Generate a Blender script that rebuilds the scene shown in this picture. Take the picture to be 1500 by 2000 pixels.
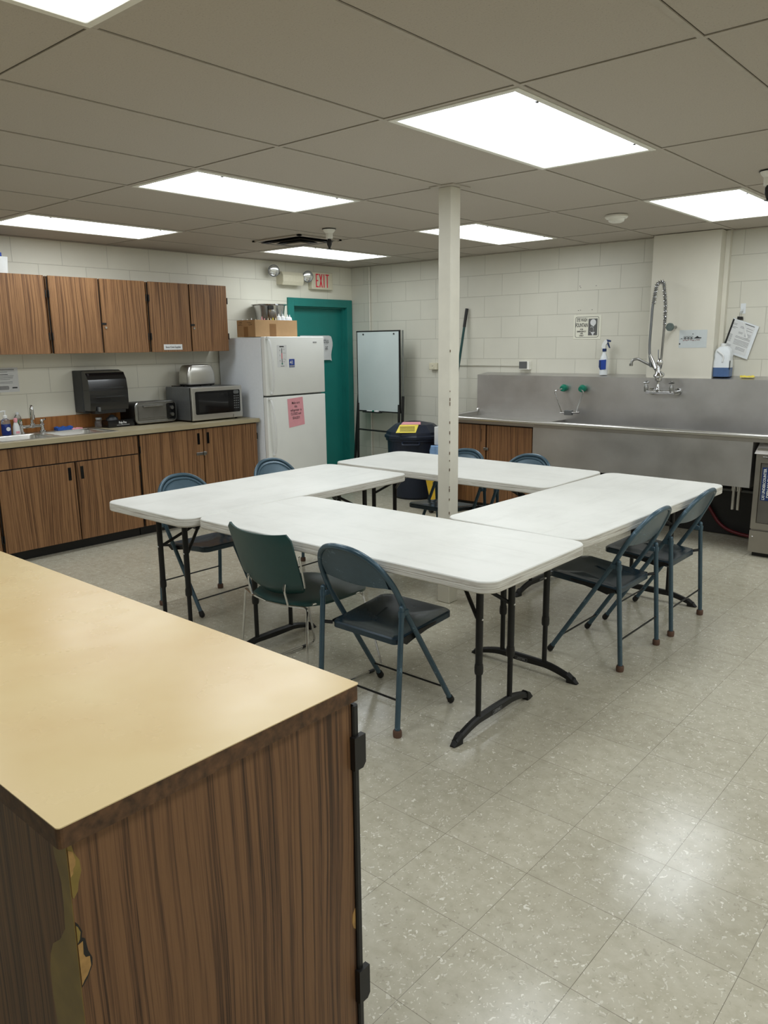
import bpy, bmesh, math, random
from mathutils import Vector, Matrix
random.seed(7)
PI = math.pi
for o in list(bpy.data.objects):
    bpy.data.objects.remove(o, do_unlink=True)
scene = bpy.context.scene
COL = scene.collection

# ------------------------------------------------------------------ camera
F_PX, YAW, PITCH, ROLL = 1518.49, math.radians(41.0719), math.radians(12.1374), math.radians(-0.6887)
CAM_H = 1.566
CEIL = 2.4208
fw = Vector((-math.sin(YAW) * math.cos(PITCH), math.cos(YAW) * math.cos(PITCH), -math.sin(PITCH)))
rt0 = Vector((math.cos(YAW), math.sin(YAW), 0))
up0 = rt0.cross(fw)
rt = rt0 * math.cos(ROLL) + up0 * math.sin(ROLL)
up = -rt0 * math.sin(ROLL) + up0 * math.cos(ROLL)
cd = bpy.data.cameras.new('camera')
cam = bpy.data.objects.new('camera', cd)
COL.objects.link(cam)
cd.sensor_fit = 'HORIZONTAL'
cd.sensor_width = 36.0
cd.lens = 36.0 * F_PX / 1500.0
cd.clip_start = 0.02
cam.matrix_world = Matrix(((rt.x, up.x, -fw.x, 0), (rt.y, up.y, -fw.y, 0), (rt.z, up.z, -fw.z, CAM_H), (0, 0, 0, 1)))
scene.camera = cam

# ------------------------------------------------------------------ world, exposure
world = bpy.data.worlds.new('world')
scene.world = world
world.use_nodes = True
world.node_tree.nodes['Background'].inputs[0].default_value = (0.8, 0.85, 0.8, 1)
world.node_tree.nodes['Background'].inputs[1].default_value = 0.02
scene.view_settings.view_transform = 'Standard'
scene.view_settings.look = 'None'
scene.view_settings.gamma = 1.0
scene.view_settings.use_curve_mapping = False
scene.view_settings.exposure = 0.85
LAMP = 4.3                                           # radiance of the fluorescent diffusers

# room: wall A (left) x = WA, wall B (back) y = WB
WA, WB = -6.32, 6.73
WR, WN = 2.6, -2.4                                   # walls behind and right of the camera

# ------------------------------------------------------------------ colour / material helpers
def lin(c):
    c = c / 255.0
    return c / 12.92 if c <= 0.04045 else ((c + 0.055) / 1.055) ** 2.4
def rgb(r, g, b):
    return (lin(r), lin(g), lin(b), 1.0)

class NT:
    def __init__(s, name):
        s.m = bpy.data.materials.new(name)
        s.m.use_nodes = True
        s.t = s.m.node_tree
        s.b = s.t.nodes['Principled BSDF']
    def n(s, typ, **kw):
        nd = s.t.nodes.new(typ)
        for k, v in kw.items():
            if k.startswith('i_'):
                key = k[2:]
                key = int(key) if key.isdigit() else key.replace('_', ' ')
                nd.inputs[key].default_value = v
            else:
                setattr(nd, k, v)
        return nd
    def l(s, a, b):
        s.t.links.new(a, b)
    def math(s, op, a, b=None, c=None):
        nd = s.t.nodes.new('ShaderNodeMath')
        nd.operation = op
        for i, v in enumerate((a, b, c)):
            if v is None: continue
            if isinstance(v, (int, float)): nd.inputs[i].default_value = v
            else: s.l(v, nd.inputs[i])
        return nd.outputs[0]
    def ramp(s, fac, stops, interp='LINEAR'):
        nd = s.t.nodes.new('ShaderNodeValToRGB')
        nd.color_ramp.interpolation = interp
        e = nd.color_ramp.elements
        while len(e) < len(stops): e.new(0.5)
        for el, (p, c) in zip(e, stops):
            el.position = p; el.color = c
        s.l(fac, nd.inputs[0])
        return nd.outputs[0]
    def mix(s, fac, a, b, mode='MIX'):
        nd = s.t.nodes.new('ShaderNodeMix')
        nd.data_type = 'RGBA'; nd.blend_type = mode
        for sock, v in ((nd.inputs[0], fac), (nd.inputs[6], a), (nd.inputs[7], b)):
            if isinstance(v, (int, float, tuple)): sock.default_value = v
            else: s.l(v, sock)
        return nd.outputs[2]
    def bump(s, h, strength=0.2, dist=0.01):
        nd = s.t.nodes.new('ShaderNodeBump')
        nd.inputs['Strength'].default_value = strength
        nd.inputs['Distance'].default_value = dist
        s.l(h, nd.inputs['Height'])
        s.l(nd.outputs[0], s.b.inputs['Normal'])
    def coord(s, out='Object'):
        return s.t.nodes.new('ShaderNodeTexCoord').outputs[out]
    def sep(s, v):
        nd = s.t.nodes.new('ShaderNodeSeparateXYZ'); s.l(v, nd.inputs[0]); return nd.outputs
    def comb(s, x, y, z=0.0):
        nd = s.t.nodes.new('ShaderNodeCombineXYZ')
        for i, v in enumerate((x, y, z)):
            if isinstance(v, (int, float)): nd.inputs[i].default_value = v
            else: s.l(v, nd.inputs[i])
        return nd.outputs[0]
    def noise(s, vec, scale, detail=3, rough=0.5, out=0):
        nd = s.n('ShaderNodeTexNoise')
        nd.inputs['Scale'].default_value = scale
        nd.inputs['Detail'].default_value = detail
        nd.inputs['Roughness'].default_value = rough
        if vec is not None: s.l(vec, nd.inputs['Vector'])
        return nd.outputs[out]

def plain(name, col, rough=0.5, metal=0.0, var=0.06, scale=30, bump=0.0, spec=0.5, trans=0.0, ior=1.45, coat=0.0, alpha=1.0):
    """procedural paint / plastic / metal: base colour with a faint noise mottling"""
    t = NT(name)
    v = t.coord()
    nz = t.noise(v, scale, 4)
    lo = tuple(max(0, c * (1 - var)) for c in col[:3]) + (1,)
    hi = tuple(min(1, c * (1 + var)) for c in col[:3]) + (1,)
    t.l(t.ramp(nz, [(0.3, lo), (0.7, hi)]), t.b.inputs['Base Color'])
    t.b.inputs['Roughness'].default_value = rough
    t.b.inputs['Metallic'].default_value = metal
    t.b.inputs['Specular IOR Level'].default_value = spec
    t.b.inputs['Transmission Weight'].default_value = trans
    t.b.inputs['IOR'].default_value = ior
    t.b.inputs['Coat Weight'].default_value = coat
    t.b.inputs['Alpha'].default_value = alpha
    if bump: t.bump(nz, bump, 0.002)
    return t.m

def mat_blocks(name, axis, x0, col=(210, 207, 194)):
    t = NT(name)
    s = t.sep(t.coord())
    h = t.math('SUBTRACT', s[axis], x0)
    z = t.math('ADD', s[2], 0.006)
    vec = t.comb(h, z)
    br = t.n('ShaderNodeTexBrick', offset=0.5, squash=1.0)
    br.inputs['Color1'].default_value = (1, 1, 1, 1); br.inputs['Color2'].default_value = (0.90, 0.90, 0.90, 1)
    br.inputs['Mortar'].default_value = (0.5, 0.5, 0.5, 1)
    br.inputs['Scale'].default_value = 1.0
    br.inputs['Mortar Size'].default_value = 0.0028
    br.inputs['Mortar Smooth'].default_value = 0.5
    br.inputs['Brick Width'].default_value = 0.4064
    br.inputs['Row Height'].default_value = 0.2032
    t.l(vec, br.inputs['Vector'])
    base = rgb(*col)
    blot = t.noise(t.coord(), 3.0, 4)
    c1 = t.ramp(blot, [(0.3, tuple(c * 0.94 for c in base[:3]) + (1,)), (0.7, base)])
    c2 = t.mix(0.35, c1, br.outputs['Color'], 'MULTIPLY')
    joint_shade = t.mix(t.math('MULTIPLY', br.outputs['Fac'], 0.2), c2, rgb(150, 144, 130))  # groove shading of the block joints painted into the colour
    t.l(joint_shade, t.b.inputs['Base Color'])
    t.b.inputs['Roughness'].default_value = 0.42
    fine = t.noise(t.coord(), 140, 3)
    coarse = t.noise(t.coord(), 12, 3)
    hgt = t.math('ADD', t.math('MULTIPLY', fine, 0.10), t.math('MULTIPLY', coarse, 0.10))
    hgt = t.math('SUBTRACT', hgt, br.outputs['Fac'])
    t.bump(hgt, 0.5, 0.004)
    return t.m

def mat_floor():
    t = NT('vinyl_floor_tiles')
    co = t.coord()
    s = t.sep(co)
    vec = t.comb(t.math('ADD', s[0], 1.347 + 0.3048 * 40), t.math('ADD', s[1], -1.832 + 0.3048 * 40))
    br = t.n('ShaderNodeTexBrick', offset=0.0, squash=1.0)
    br.inputs['Color1'].default_value = (1, 1, 1, 1); br.inputs['Color2'].default_value = (0.88, 0.88, 0.87, 1)
    br.inputs['Mortar'].default_value = (0.9, 0.9, 0.9, 1)
    br.inputs['Scale'].default_value = 1.0
    br.inputs['Mortar Size'].default_value = 0.0008
    br.inputs['Mortar Smooth'].default_value = 0.2
    br.inputs['Brick Width'].default_value = 0.3048
    br.inputs['Row Height'].default_value = 0.3048
    t.l(vec, br.inputs['Vector'])
    mott = t.noise(co, 22, 5, 0.6)
    base = t.ramp(mott, [(0.25, rgb(176, 170, 150)), (0.5, rgb(190, 184, 165)), (0.8, rgb(200, 195, 177))])
    base = t.mix(0.6, base, br.outputs['Color'], 'MULTIPLY')
    # chips: elongated light and dark flecks
    wob = t.noise(co, 30, 2, 0.5, out=1)
    v1 = t.mix(0.06, co, wob)
    def chips(scale, thr, gate, seed, sx=1.0, sy=0.5):
        mp = t.n('ShaderNodeMapping'); mp.inputs['Location'].default_value = (seed, seed * 1.7, 0)
        mp.inputs['Scale'].default_value = (sx, sy, 1); mp.inputs['Rotation'].default_value = (0, 0, seed)
        t.l(v1, mp.inputs['Vector'])
        vo = t.n('ShaderNodeTexVoronoi'); vo.inputs['Scale'].default_value = scale
        t.l(mp.outputs[0], vo.inputs['Vector'])
        sc = t.sep(vo.outputs['Color'])
        size = t.math('MULTIPLY', sc[1], thr)
        a = t.math('LESS_THAN', vo.outputs['Distance'], size)
        b = t.math('GREATER_THAN', sc[0], gate)
        return t.math('MULTIPLY', a, b)
    w = chips(120, 0.46, 0.55, 0.6)
    w2 = chips(75, 0.34, 0.76, 2.1)
    d = chips(110, 0.42, 0.62, 1.3)
    c = t.mix(t.math('MULTIPLY', d, 0.32), base, rgb(140, 132, 116))
    c = t.mix(t.math('MULTIPLY', w, 0.55), c, rgb(228, 225, 212))
    c = t.mix(t.math('MULTIPLY', w2, 0.75), c, rgb(236, 233, 220))
    # a few scuffs and dirt near joints
    dirt = t.ramp(t.noise(co, 1.3, 4, 0.6), [(0.42, (0, 0, 0, 1)), (0.75, (1, 1, 1, 1))])
    c = t.mix(t.math('MULTIPLY', t.sep(dirt)[0], 0.22), c, rgb(150, 142, 122))
    jf = t.noise(co, 2.2, 2)
    jl = t.math('MULTIPLY', br.outputs['Fac'], t.math('ADD', 0.35, t.math('MULTIPLY', jf, 0.75)))
    c = t.mix(jl, c, rgb(88, 80, 66))
    t.l(c, t.b.inputs['Base Color'])
    rn = t.noise(co, 5, 4, 0.65)
    t.l(t.ramp(rn, [(0.3, (0.14, 0.14, 0.14, 1)), (0.75, (0.26, 0.26, 0.26, 1))]), t.b.inputs['Roughness'])
    t.b.inputs['Specular IOR Level'].default_value = 0.5
    wav = t.noise(co, 28, 3, 0.6)
    h = t.math('SUBTRACT', t.math('MULTIPLY', wav, 0.35), br.outputs['Fac'])
    t.bump(h, 0.12, 0.003)
    return t.m

def mat_ceiling():
    t = NT('ceiling_tile')
    co = t.coord()
    s = t.sep(co)
    def edge(v, off, period, w0, w1):
        a = t.math('ADD', v, off + period * 60)
        a = t.math('MODULO', a, period)
        d = t.math('MINIMUM', a, t.math('SUBTRACT', period, a))
        return t.math('LESS_THAN', d, w1)
    ex = edge(s[0], 2.1460, 0.6096, 0, 0.0128)
    ey = edge(s[1], -2.4865, 1.2192, 0, 0.0128)
    e = t.math('MAXIMUM', ex, ey)
    nz = t.noise(co, 160, 3, 0.7)
    base = t.ramp(nz, [(0.28, rgb(166, 158, 148)), (0.42, rgb(187, 179, 168)), (0.8, rgb(192, 185, 174))])
    bl = t.noise(co, 1.1, 3)
    base = t.mix(t.math('MULTIPLY', bl, 0.25), base, rgb(180, 169, 154))
    vo = t.n('ShaderNodeTexVoronoi'); vo.inputs['Scale'].default_value = 85; t.l(co, vo.inputs['Vector'])
    sv = t.sep(vo.outputs['Color'])
    pin = t.math('MULTIPLY', t.math('LESS_THAN', vo.outputs['Distance'], 0.12), t.math('GREATER_THAN', sv[0], 0.7))
    base = t.mix(t.math('MULTIPLY', pin, 0.4), base, rgb(90, 84, 74))
    c = t.mix(t.math('MULTIPLY', e, 0.85), base, rgb(48, 43, 36))
    t.l(c, t.b.inputs['Base Color'])
    t.b.inputs['Roughness'].default_value = 0.95
    t.b.inputs['Specular IOR Level'].default_value = 0.1
    t.bump(nz, 0.4, 0.002)
    return t.m

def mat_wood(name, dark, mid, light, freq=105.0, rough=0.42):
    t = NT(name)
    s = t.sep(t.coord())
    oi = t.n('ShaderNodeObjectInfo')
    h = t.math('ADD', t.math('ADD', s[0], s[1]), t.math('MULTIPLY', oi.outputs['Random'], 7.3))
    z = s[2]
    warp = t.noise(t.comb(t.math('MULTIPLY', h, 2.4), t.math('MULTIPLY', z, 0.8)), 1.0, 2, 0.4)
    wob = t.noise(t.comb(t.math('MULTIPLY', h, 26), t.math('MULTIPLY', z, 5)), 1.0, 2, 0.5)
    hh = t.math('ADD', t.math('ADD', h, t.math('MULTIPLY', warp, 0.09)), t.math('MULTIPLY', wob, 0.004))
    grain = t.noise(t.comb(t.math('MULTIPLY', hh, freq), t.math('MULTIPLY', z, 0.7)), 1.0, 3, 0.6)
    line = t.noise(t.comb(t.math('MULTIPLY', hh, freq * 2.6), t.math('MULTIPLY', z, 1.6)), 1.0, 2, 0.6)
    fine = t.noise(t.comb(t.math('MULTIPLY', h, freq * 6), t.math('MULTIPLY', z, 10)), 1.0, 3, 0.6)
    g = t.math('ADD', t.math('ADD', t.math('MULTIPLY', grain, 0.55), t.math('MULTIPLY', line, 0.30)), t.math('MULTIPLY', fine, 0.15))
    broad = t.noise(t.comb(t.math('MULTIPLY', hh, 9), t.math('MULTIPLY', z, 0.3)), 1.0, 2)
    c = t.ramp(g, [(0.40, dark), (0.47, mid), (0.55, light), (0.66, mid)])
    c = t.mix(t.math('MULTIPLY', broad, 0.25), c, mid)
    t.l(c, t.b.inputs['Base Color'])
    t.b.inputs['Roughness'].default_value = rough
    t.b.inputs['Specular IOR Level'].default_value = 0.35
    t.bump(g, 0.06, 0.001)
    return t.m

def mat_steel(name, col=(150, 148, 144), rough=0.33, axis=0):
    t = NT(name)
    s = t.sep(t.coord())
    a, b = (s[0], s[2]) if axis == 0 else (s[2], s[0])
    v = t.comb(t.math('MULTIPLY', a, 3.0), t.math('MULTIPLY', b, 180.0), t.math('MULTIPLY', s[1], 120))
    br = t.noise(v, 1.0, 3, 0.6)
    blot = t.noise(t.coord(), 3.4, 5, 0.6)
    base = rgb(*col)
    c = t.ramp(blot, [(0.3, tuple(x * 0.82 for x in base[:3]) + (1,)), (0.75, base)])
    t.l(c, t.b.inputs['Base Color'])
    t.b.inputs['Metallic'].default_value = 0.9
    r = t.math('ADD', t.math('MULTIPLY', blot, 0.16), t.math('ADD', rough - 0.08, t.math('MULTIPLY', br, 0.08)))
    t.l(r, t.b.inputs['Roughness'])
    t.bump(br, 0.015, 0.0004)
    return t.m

def mat_tabletop():
    t = NT('grey_white_table_plastic')
    co = t.coord()
    n1 = t.noise(co, 4.5, 6, 0.68)
    mp = t.n('ShaderNodeMapping'); mp.inputs['Scale'].default_value = (2.2, 22, 2); t.l(co, mp.inputs['Vector'])
    n2 = t.noise(mp.outputs[0], 1.0, 4, 0.65)
    c = t.ramp(n1, [(0.3, rgb(223, 223, 217)), (0.55, rgb(231, 231, 225)), (0.8, rgb(234, 233, 228))])
    sm = t.ramp(n2, [(0.28, (1, 1, 1, 1)), (0.46, (0, 0, 0, 1))])
    c = t.mix(t.math('MULTIPLY', t.sep(sm)[0], 0.16), c, rgb(184, 180, 172))
    t.l(c, t.b.inputs['Base Color'])
    t.l(t.ramp(n1, [(0.3, (0.34,) * 3 + (1,)), (0.8, (0.5,) * 3 + (1,))]), t.b.inputs['Roughness'])
    t.bump(t.noise(co, 160, 3), 0.12, 0.001)
    return t.m

def mat_table_edge():
    t = NT('grey_white_table_rim')
    s = t.sep(t.coord())
    n = t.noise(t.comb(t.math('MULTIPLY', t.math('ADD', s[0], s[1]), 4.0), t.math('MULTIPLY', s[2], 170)), 1.0, 4, 0.7)
    t.l(t.ramp(n, [(0.32, rgb(164, 155, 142)), (0.5, rgb(212, 209, 200)), (0.7, rgb(222, 220, 213))]), t.b.inputs['Base Color'])
    t.b.inputs['Roughness'].default_value = 0.5
    return t.m

def mat_worn_blue(name, c0, worn, dark):
    t = NT(name)
    co = t.coord()
    n = t.noise(co, 9, 6, 0.7)
    n2 = t.noise(co, 45, 4, 0.7)
    c = t.ramp(n, [(0.3, tuple(x * 0.8 for x in c0[:3]) + (1,)), (0.7, c0)])
    a = t.ramp(t.math('MULTIPLY', n2, n), [(0.345, (0, 0, 0, 1)), (0.40, (1, 1, 1, 1))])
    c = t.mix(t.math('MULTIPLY', t.sep(a)[0], 0.55), c, worn)
    b = t.ramp(n2, [(0.27, (1, 1, 1, 1)), (0.33, (0, 0, 0, 1))])
    c = t.mix(t.math('MULTIPLY', t.sep(b)[0], 0.8), c, dark)
    t.l(c, t.b.inputs['Base Color'])
    t.b.inputs['Roughness'].default_value = 0.27
    t.b.inputs['Metallic'].default_value = 0.2
    return t.m

def mat_counter(name, c0, c1, rough):
    t = NT(name)
    co = t.coord()
    n = t.noise(co, 1.6, 4, 0.6)
    c = t.ramp(n, [(0.35, c0), (0.65, c1)])
    vo = t.n('ShaderNodeTexVoronoi'); vo.inputs['Scale'].default_value = 14; t.l(co, vo.inputs['Vector'])
    sv = t.sep(vo.outputs['Color'])
    pin = t.math('MULTIPLY', t.math('LESS_THAN', vo.outputs['Distance'], 0.03), t.math('GREATER_THAN', sv[0], 0.93))
    c = t.mix(t.math('MULTIPLY', pin, 0.6), c, rgb(120, 100, 66))
    t.l(c, t.b.inputs['Base Color'])
    t.l(t.ramp(t.noise(co, 5, 4, 0.6), [(0.3, (rough,) * 3 + (1,)), (0.8, (rough + 0.10,) * 3 + (1,))]), t.b.inputs['Roughness'])
    return t.m

def mat_emit(name):
    """prismatic diffuser: two brighter bands where the tubes run, fine prism pattern"""
    t = NT(name)
    s = t.sep(t.coord())
    # local x spans -0.29..0.29 across, y along
    d = t.math('ABSOLUTE', s[0])
    d2 = t.math('ABSOLUTE', t.math('SUBTRACT', d, 0.13))
    band = t.ramp(t.math('MULTIPLY', d2, 5.0), [(0.0, (1, 1, 1, 1)), (0.45, (0.0, 0.0, 0.0, 1))])
    prism = t.math('MULTIPLY', t.math('SINE', t.math('MULTIPLY', s[0], 700)), t.math('SINE', t.math('MULTIPLY', s[1], 700)))
    st = t.math('ADD', 0.78, t.math('MULTIPLY', t.sep(band)[0], 0.5))
    st = t.math('ADD', st, t.math('MULTIPLY', prism, 0.06))
    st = t.math('MULTIPLY', st, LAMP)
    t.b.inputs['Base Color'].default_value = rgb(220, 222, 226)
    t.b.inputs['Emission Color'].default_value = (0.93, 0.985, 1.02, 1)
    t.l(st, t.b.inputs['Emission Strength'])
    t.b.inputs['Roughness'].default_value = 0.3
    return t.m

M = {}
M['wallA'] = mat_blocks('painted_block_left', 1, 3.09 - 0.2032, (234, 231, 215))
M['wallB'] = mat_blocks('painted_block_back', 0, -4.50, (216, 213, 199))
M['floor'] = mat_floor()
M['ceil'] = mat_ceiling()
M['tbar'] = plain('ceiling_bar', rgb(182, 174, 162), 0.7, var=0.05)
M['column'] = plain('column_paint', rgb(216, 212, 198), 0.4, var=0.04, scale=9, bump=0.1)
M['pilaster'] = plain('pilaster_paint', rgb(216, 212, 198), 0.45, var=0.03, scale=4, bump=0.1)
M['wood'] = mat_wood('walnut_laminate', rgb(70, 46, 28), rgb(116, 82, 54), rgb(156, 116, 78))
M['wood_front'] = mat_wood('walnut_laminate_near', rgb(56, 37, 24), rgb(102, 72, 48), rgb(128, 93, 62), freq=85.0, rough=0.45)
M['wood_sink'] = mat_wood('walnut_laminate_sink', rgb(66, 44, 28), rgb(112, 78, 52), rgb(146, 106, 70), freq=110.0)
M['splash_wood'] = mat_wood('orange_backsplash_wood', rgb(134, 86, 44), rgb(156, 102, 54), rgb(170, 114, 62), freq=30.0, rough=0.35)
M['edge_worn'] = plain('worn_dark_edge', rgb(86, 60, 38), 0.55, var=0.5, scale=55, bump=0.5)
M['black'] = plain('black_paint', rgb(26, 25, 24), 0.45, var=0.15)
M['appliance'] = plain('appliance_steel', rgb(196, 194, 188), 0.28, 0.9, var=0.03, scale=5)
M['blackgloss'] = plain('black_gloss', rgb(14, 14, 15), 0.12, var=0.1)
M['black_metal'] = plain('black_powder_coat', rgb(34, 34, 34), 0.38, 0.3, var=0.1)
M['steel'] = mat_steel('stainless_sheet', (203, 201, 199))
M['steel2'] = mat_steel('stainless_sheet_machine', (176, 171, 163), 0.30)
M['sink_steel'] = mat_steel('sink_steel', (205, 205, 205), 0.22)
M['chrome'] = plain('chrome', rgb(205, 205, 205), 0.12, 1.0, var=0.03)
M['brushed'] = plain('brushed_chrome', rgb(150, 150, 148), 0.3, 1.0, var=0.1)
M['white_enamel'] = plain('white_enamel', rgb(230, 231, 226), 0.32, var=0.015, scale=6)
M['white_side'] = plain('grey_white_enamel_side', rgb(232, 236, 240), 0.4, var=0.02, scale=60, bump=0.1)
M['white'] = plain('white_plastic', rgb(225, 226, 224), 0.4, var=0.03)
M['ivory'] = plain('ivory_plastic', rgb(212, 206, 182), 0.45, var=0.03)
M['paper'] = plain('white_paper', rgb(216, 217, 216), 0.7, var=0.02)
M['ink'] = plain('black_ink', rgb(40, 40, 42), 0.6, var=0.1)
M['greyink'] = plain('grey_ink', rgb(150, 150, 150), 0.7, var=0.1)
M['pink'] = plain('pink_paper', rgb(226, 158, 166), 0.7, var=0.03)
M['red'] = plain('red_paint', rgb(222, 50, 70), 0.5, var=0.05)
M['darkred'] = plain('dark_red_rubber', rgb(92, 20, 26), 0.4, var=0.1)
M['blue'] = plain('blue_print', rgb(28, 64, 150), 0.5, var=0.05)
M['navyprint'] = plain('navy_print', rgb(24, 48, 98), 0.5, var=0.1)
M['teal'] = plain('teal_door_paint', rgb(32, 124, 116), 0.4, var=0.04, scale=5)
M['teal2'] = plain('teal_frame_paint', rgb(34, 122, 114), 0.38, var=0.05, scale=8)
M['table'] = mat_tabletop()
M['table_edge'] = mat_table_edge()
M['chair'] = mat_worn_blue('worn_blue_grey_enamel', rgb(70, 94, 108), rgb(128, 156, 176), rgb(20, 22, 24))
M['chair_seat'] = mat_worn_blue('blue_grey_seat_enamel', rgb(42, 60, 72), rgb(66, 90, 102), rgb(20, 24, 26))
M['green_shell'] = plain('dark_green_plastic', rgb(38, 72, 70), 0.38, var=0.05)
M['rubber'] = plain('black_rubber', rgb(24, 23, 22), 0.6, var=0.2)
M['brown_rubber'] = plain('brown_rubber', rgb(98, 72, 58), 0.6, var=0.2)
M['cream_top'] = mat_counter('cream_laminate', rgb(211, 182, 132), rgb(221, 198, 150), 0.22)
M['grey_top'] = mat_counter('beige_laminate', rgb(160, 148, 118), rgb(176, 165, 136), 0.3)
M['navy'] = plain('navy_plastic', rgb(26, 34, 50), 0.42, var=0.08)
M['yellow'] = plain('yellow_plastic', rgb(230, 190, 50), 0.45, var=0.06)
M['yellow_paper'] = plain('yellow_label', rgb(238, 218, 88), 0.5, var=0.03)
M['board'] = plain('whiteboard_surface', rgb(196, 206, 204), 0.22, var=0.04, scale=3)
M['alu'] = plain('aluminium_frame', rgb(150, 154, 152), 0.3, 0.9, var=0.05)
M['carton'] = plain('cardboard', rgb(172, 138, 98), 0.8, var=0.06, scale=12)
M['carton_side'] = plain('cardboard_side', rgb(160, 124, 84), 0.8, var=0.06, scale=12)
M['tape'] = plain('brown_tape', rgb(134, 98, 62), 0.35, var=0.05)
M['clearish'] = plain('milky_plastic', rgb(224, 228, 230), 0.35, var=0.03)
M['glass'] = plain('clear_plastic', rgb(235, 238, 238), 0.08, trans=0.9, var=0.01)
M['navy_liquid'] = plain('blue_liquid', rgb(24, 44, 110), 0.2, var=0.1)
M['blue_jug'] = plain('blue_grey_liquid', rgb(78, 104, 146), 0.25, var=0.05)
M['green_liquid'] = plain('green_liquid', rgb(60, 140, 92), 0.2, var=0.1)
M['pinkplastic'] = plain('pink_plastic', rgb(232, 160, 168), 0.4, var=0.05)
M['green_cap'] = plain('green_plastic_cap', rgb(20, 120, 96), 0.35, var=0.1)
M['charcoal'] = plain('charcoal_body', rgb(60, 62, 64), 0.35, 0.4, var=0.05)
M['grey_metal'] = plain('grey_metal', rgb(112, 114, 114), 0.42, 0.6, var=0.05)
M['smoke'] = plain('smoked_glass', rgb(16, 16, 18), 0.1, var=0.05, coat=0.5)
M['window_grey'] = plain('oven_glass', rgb(104, 102, 96), 0.15, 0.3, var=0.12, scale=14)
M['mop_green'] = plain('dark_green_handle', rgb(20, 66, 64), 0.35, var=0.1)
M['mastic'] = plain('old_yellow_adhesive', rgb(136, 114, 54), 0.4, var=0.22, scale=14)
M['bare_wood'] = plain('bare_particle_board', rgb(170, 132, 78), 0.7, var=0.18, scale=60)
M['sponge_blue'] = plain('blue_cloth', rgb(40, 84, 164), 0.8, var=0.15, bump=0.4)
M['rag_blue'] = plain('light_blue_cloth', rgb(130, 164, 206), 0.8, var=0.15, bump=0.4)
M['emit'] = mat_emit('fluorescent_diffuser')
M['hood'] = plain('hood_steel', rgb(226, 221, 216), 0.5, 0.5, var=0.06)
M['lampframe'] = plain('white_lamp_frame', rgb(236, 234, 224), 0.45, var=0.02)
M['lens'] = plain('lamp_reflector', rgb(220, 222, 222), 0.18, 0.9, var=0.12, scale=40)
M['grey_rubber'] = plain('grey_green_disc', rgb(92, 104, 100), 0.4, var=0.1)
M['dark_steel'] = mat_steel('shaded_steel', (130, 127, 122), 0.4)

# ------------------------------------------------------------------ geometry helpers
def B(): return bmesh.new()
def box(bm, x0, x1, y0, y1, z0, z1, bev=0.0, seg=2):
    m = Matrix.Translation(((x0 + x1) / 2, (y0 + y1) / 2, (z0 + z1) / 2)) @ Matrix.Diagonal((abs(x1 - x0), abs(y1 - y0), abs(z1 - z0), 1))
    r = bmesh.ops.create_cube(bm, size=1.0, matrix=m)
    if bev > 0:
        es = set()
        for v in r['verts']:
            for e in v.link_edges: es.add(e)
        bmesh.ops.bevel(bm, geom=list(es), offset=bev, segments=seg, affect='EDGES', profile=0.5)
    return bm
def cyl(bm, p0, p1, r0, r1=None, seg=14, caps=True):
    p0, p1 = Vector(p0), Vector(p1)
    if r1 is None: r1 = r0
    d = p1 - p0
    q = d.to_track_quat('Z', 'Y').to_matrix().to_4x4()
    m = Matrix.Translation((p0 + p1) / 2) @ q
    bmesh.ops.create_cone(bm, cap_ends=caps, segments=seg, radius1=max(r0, 1e-5), radius2=max(r1, 1e-5), depth=d.length, matrix=m)
    return bm
def ball(bm, c, r, sx=1, sy=1, sz=1, u=14, v=9):
    bmesh.ops.create_uvsphere(bm, u_segments=u, v_segments=v, radius=r, matrix=Matrix.Translation(c) @ Matrix.Diagonal((sx, sy, sz, 1)))
    return bm
def fillet(pts, rad, n=5, closed=False):
    pts = [Vector(p) for p in pts]
    out = []
    N = len(pts)
    for i, p in enumerate(pts):
        if not closed and (i == 0 or i == N - 1):
            out.append(p); continue
        a, b = pts[i - 1], pts[(i + 1) % N]
        da, db = (a - p), (b - p)
        r = rad[i] if isinstance(rad, (list, tuple)) else rad
        r = min(r, da.length * 0.49, db.length * 0.49)
        s, e = p + da.normalized() * r, p + db.normalized() * r
        for k in range(n + 1):
            t = k / n
            out.append(s * (1 - t) ** 2 + p * 2 * t * (1 - t) + e * t * t)
    return out
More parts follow.
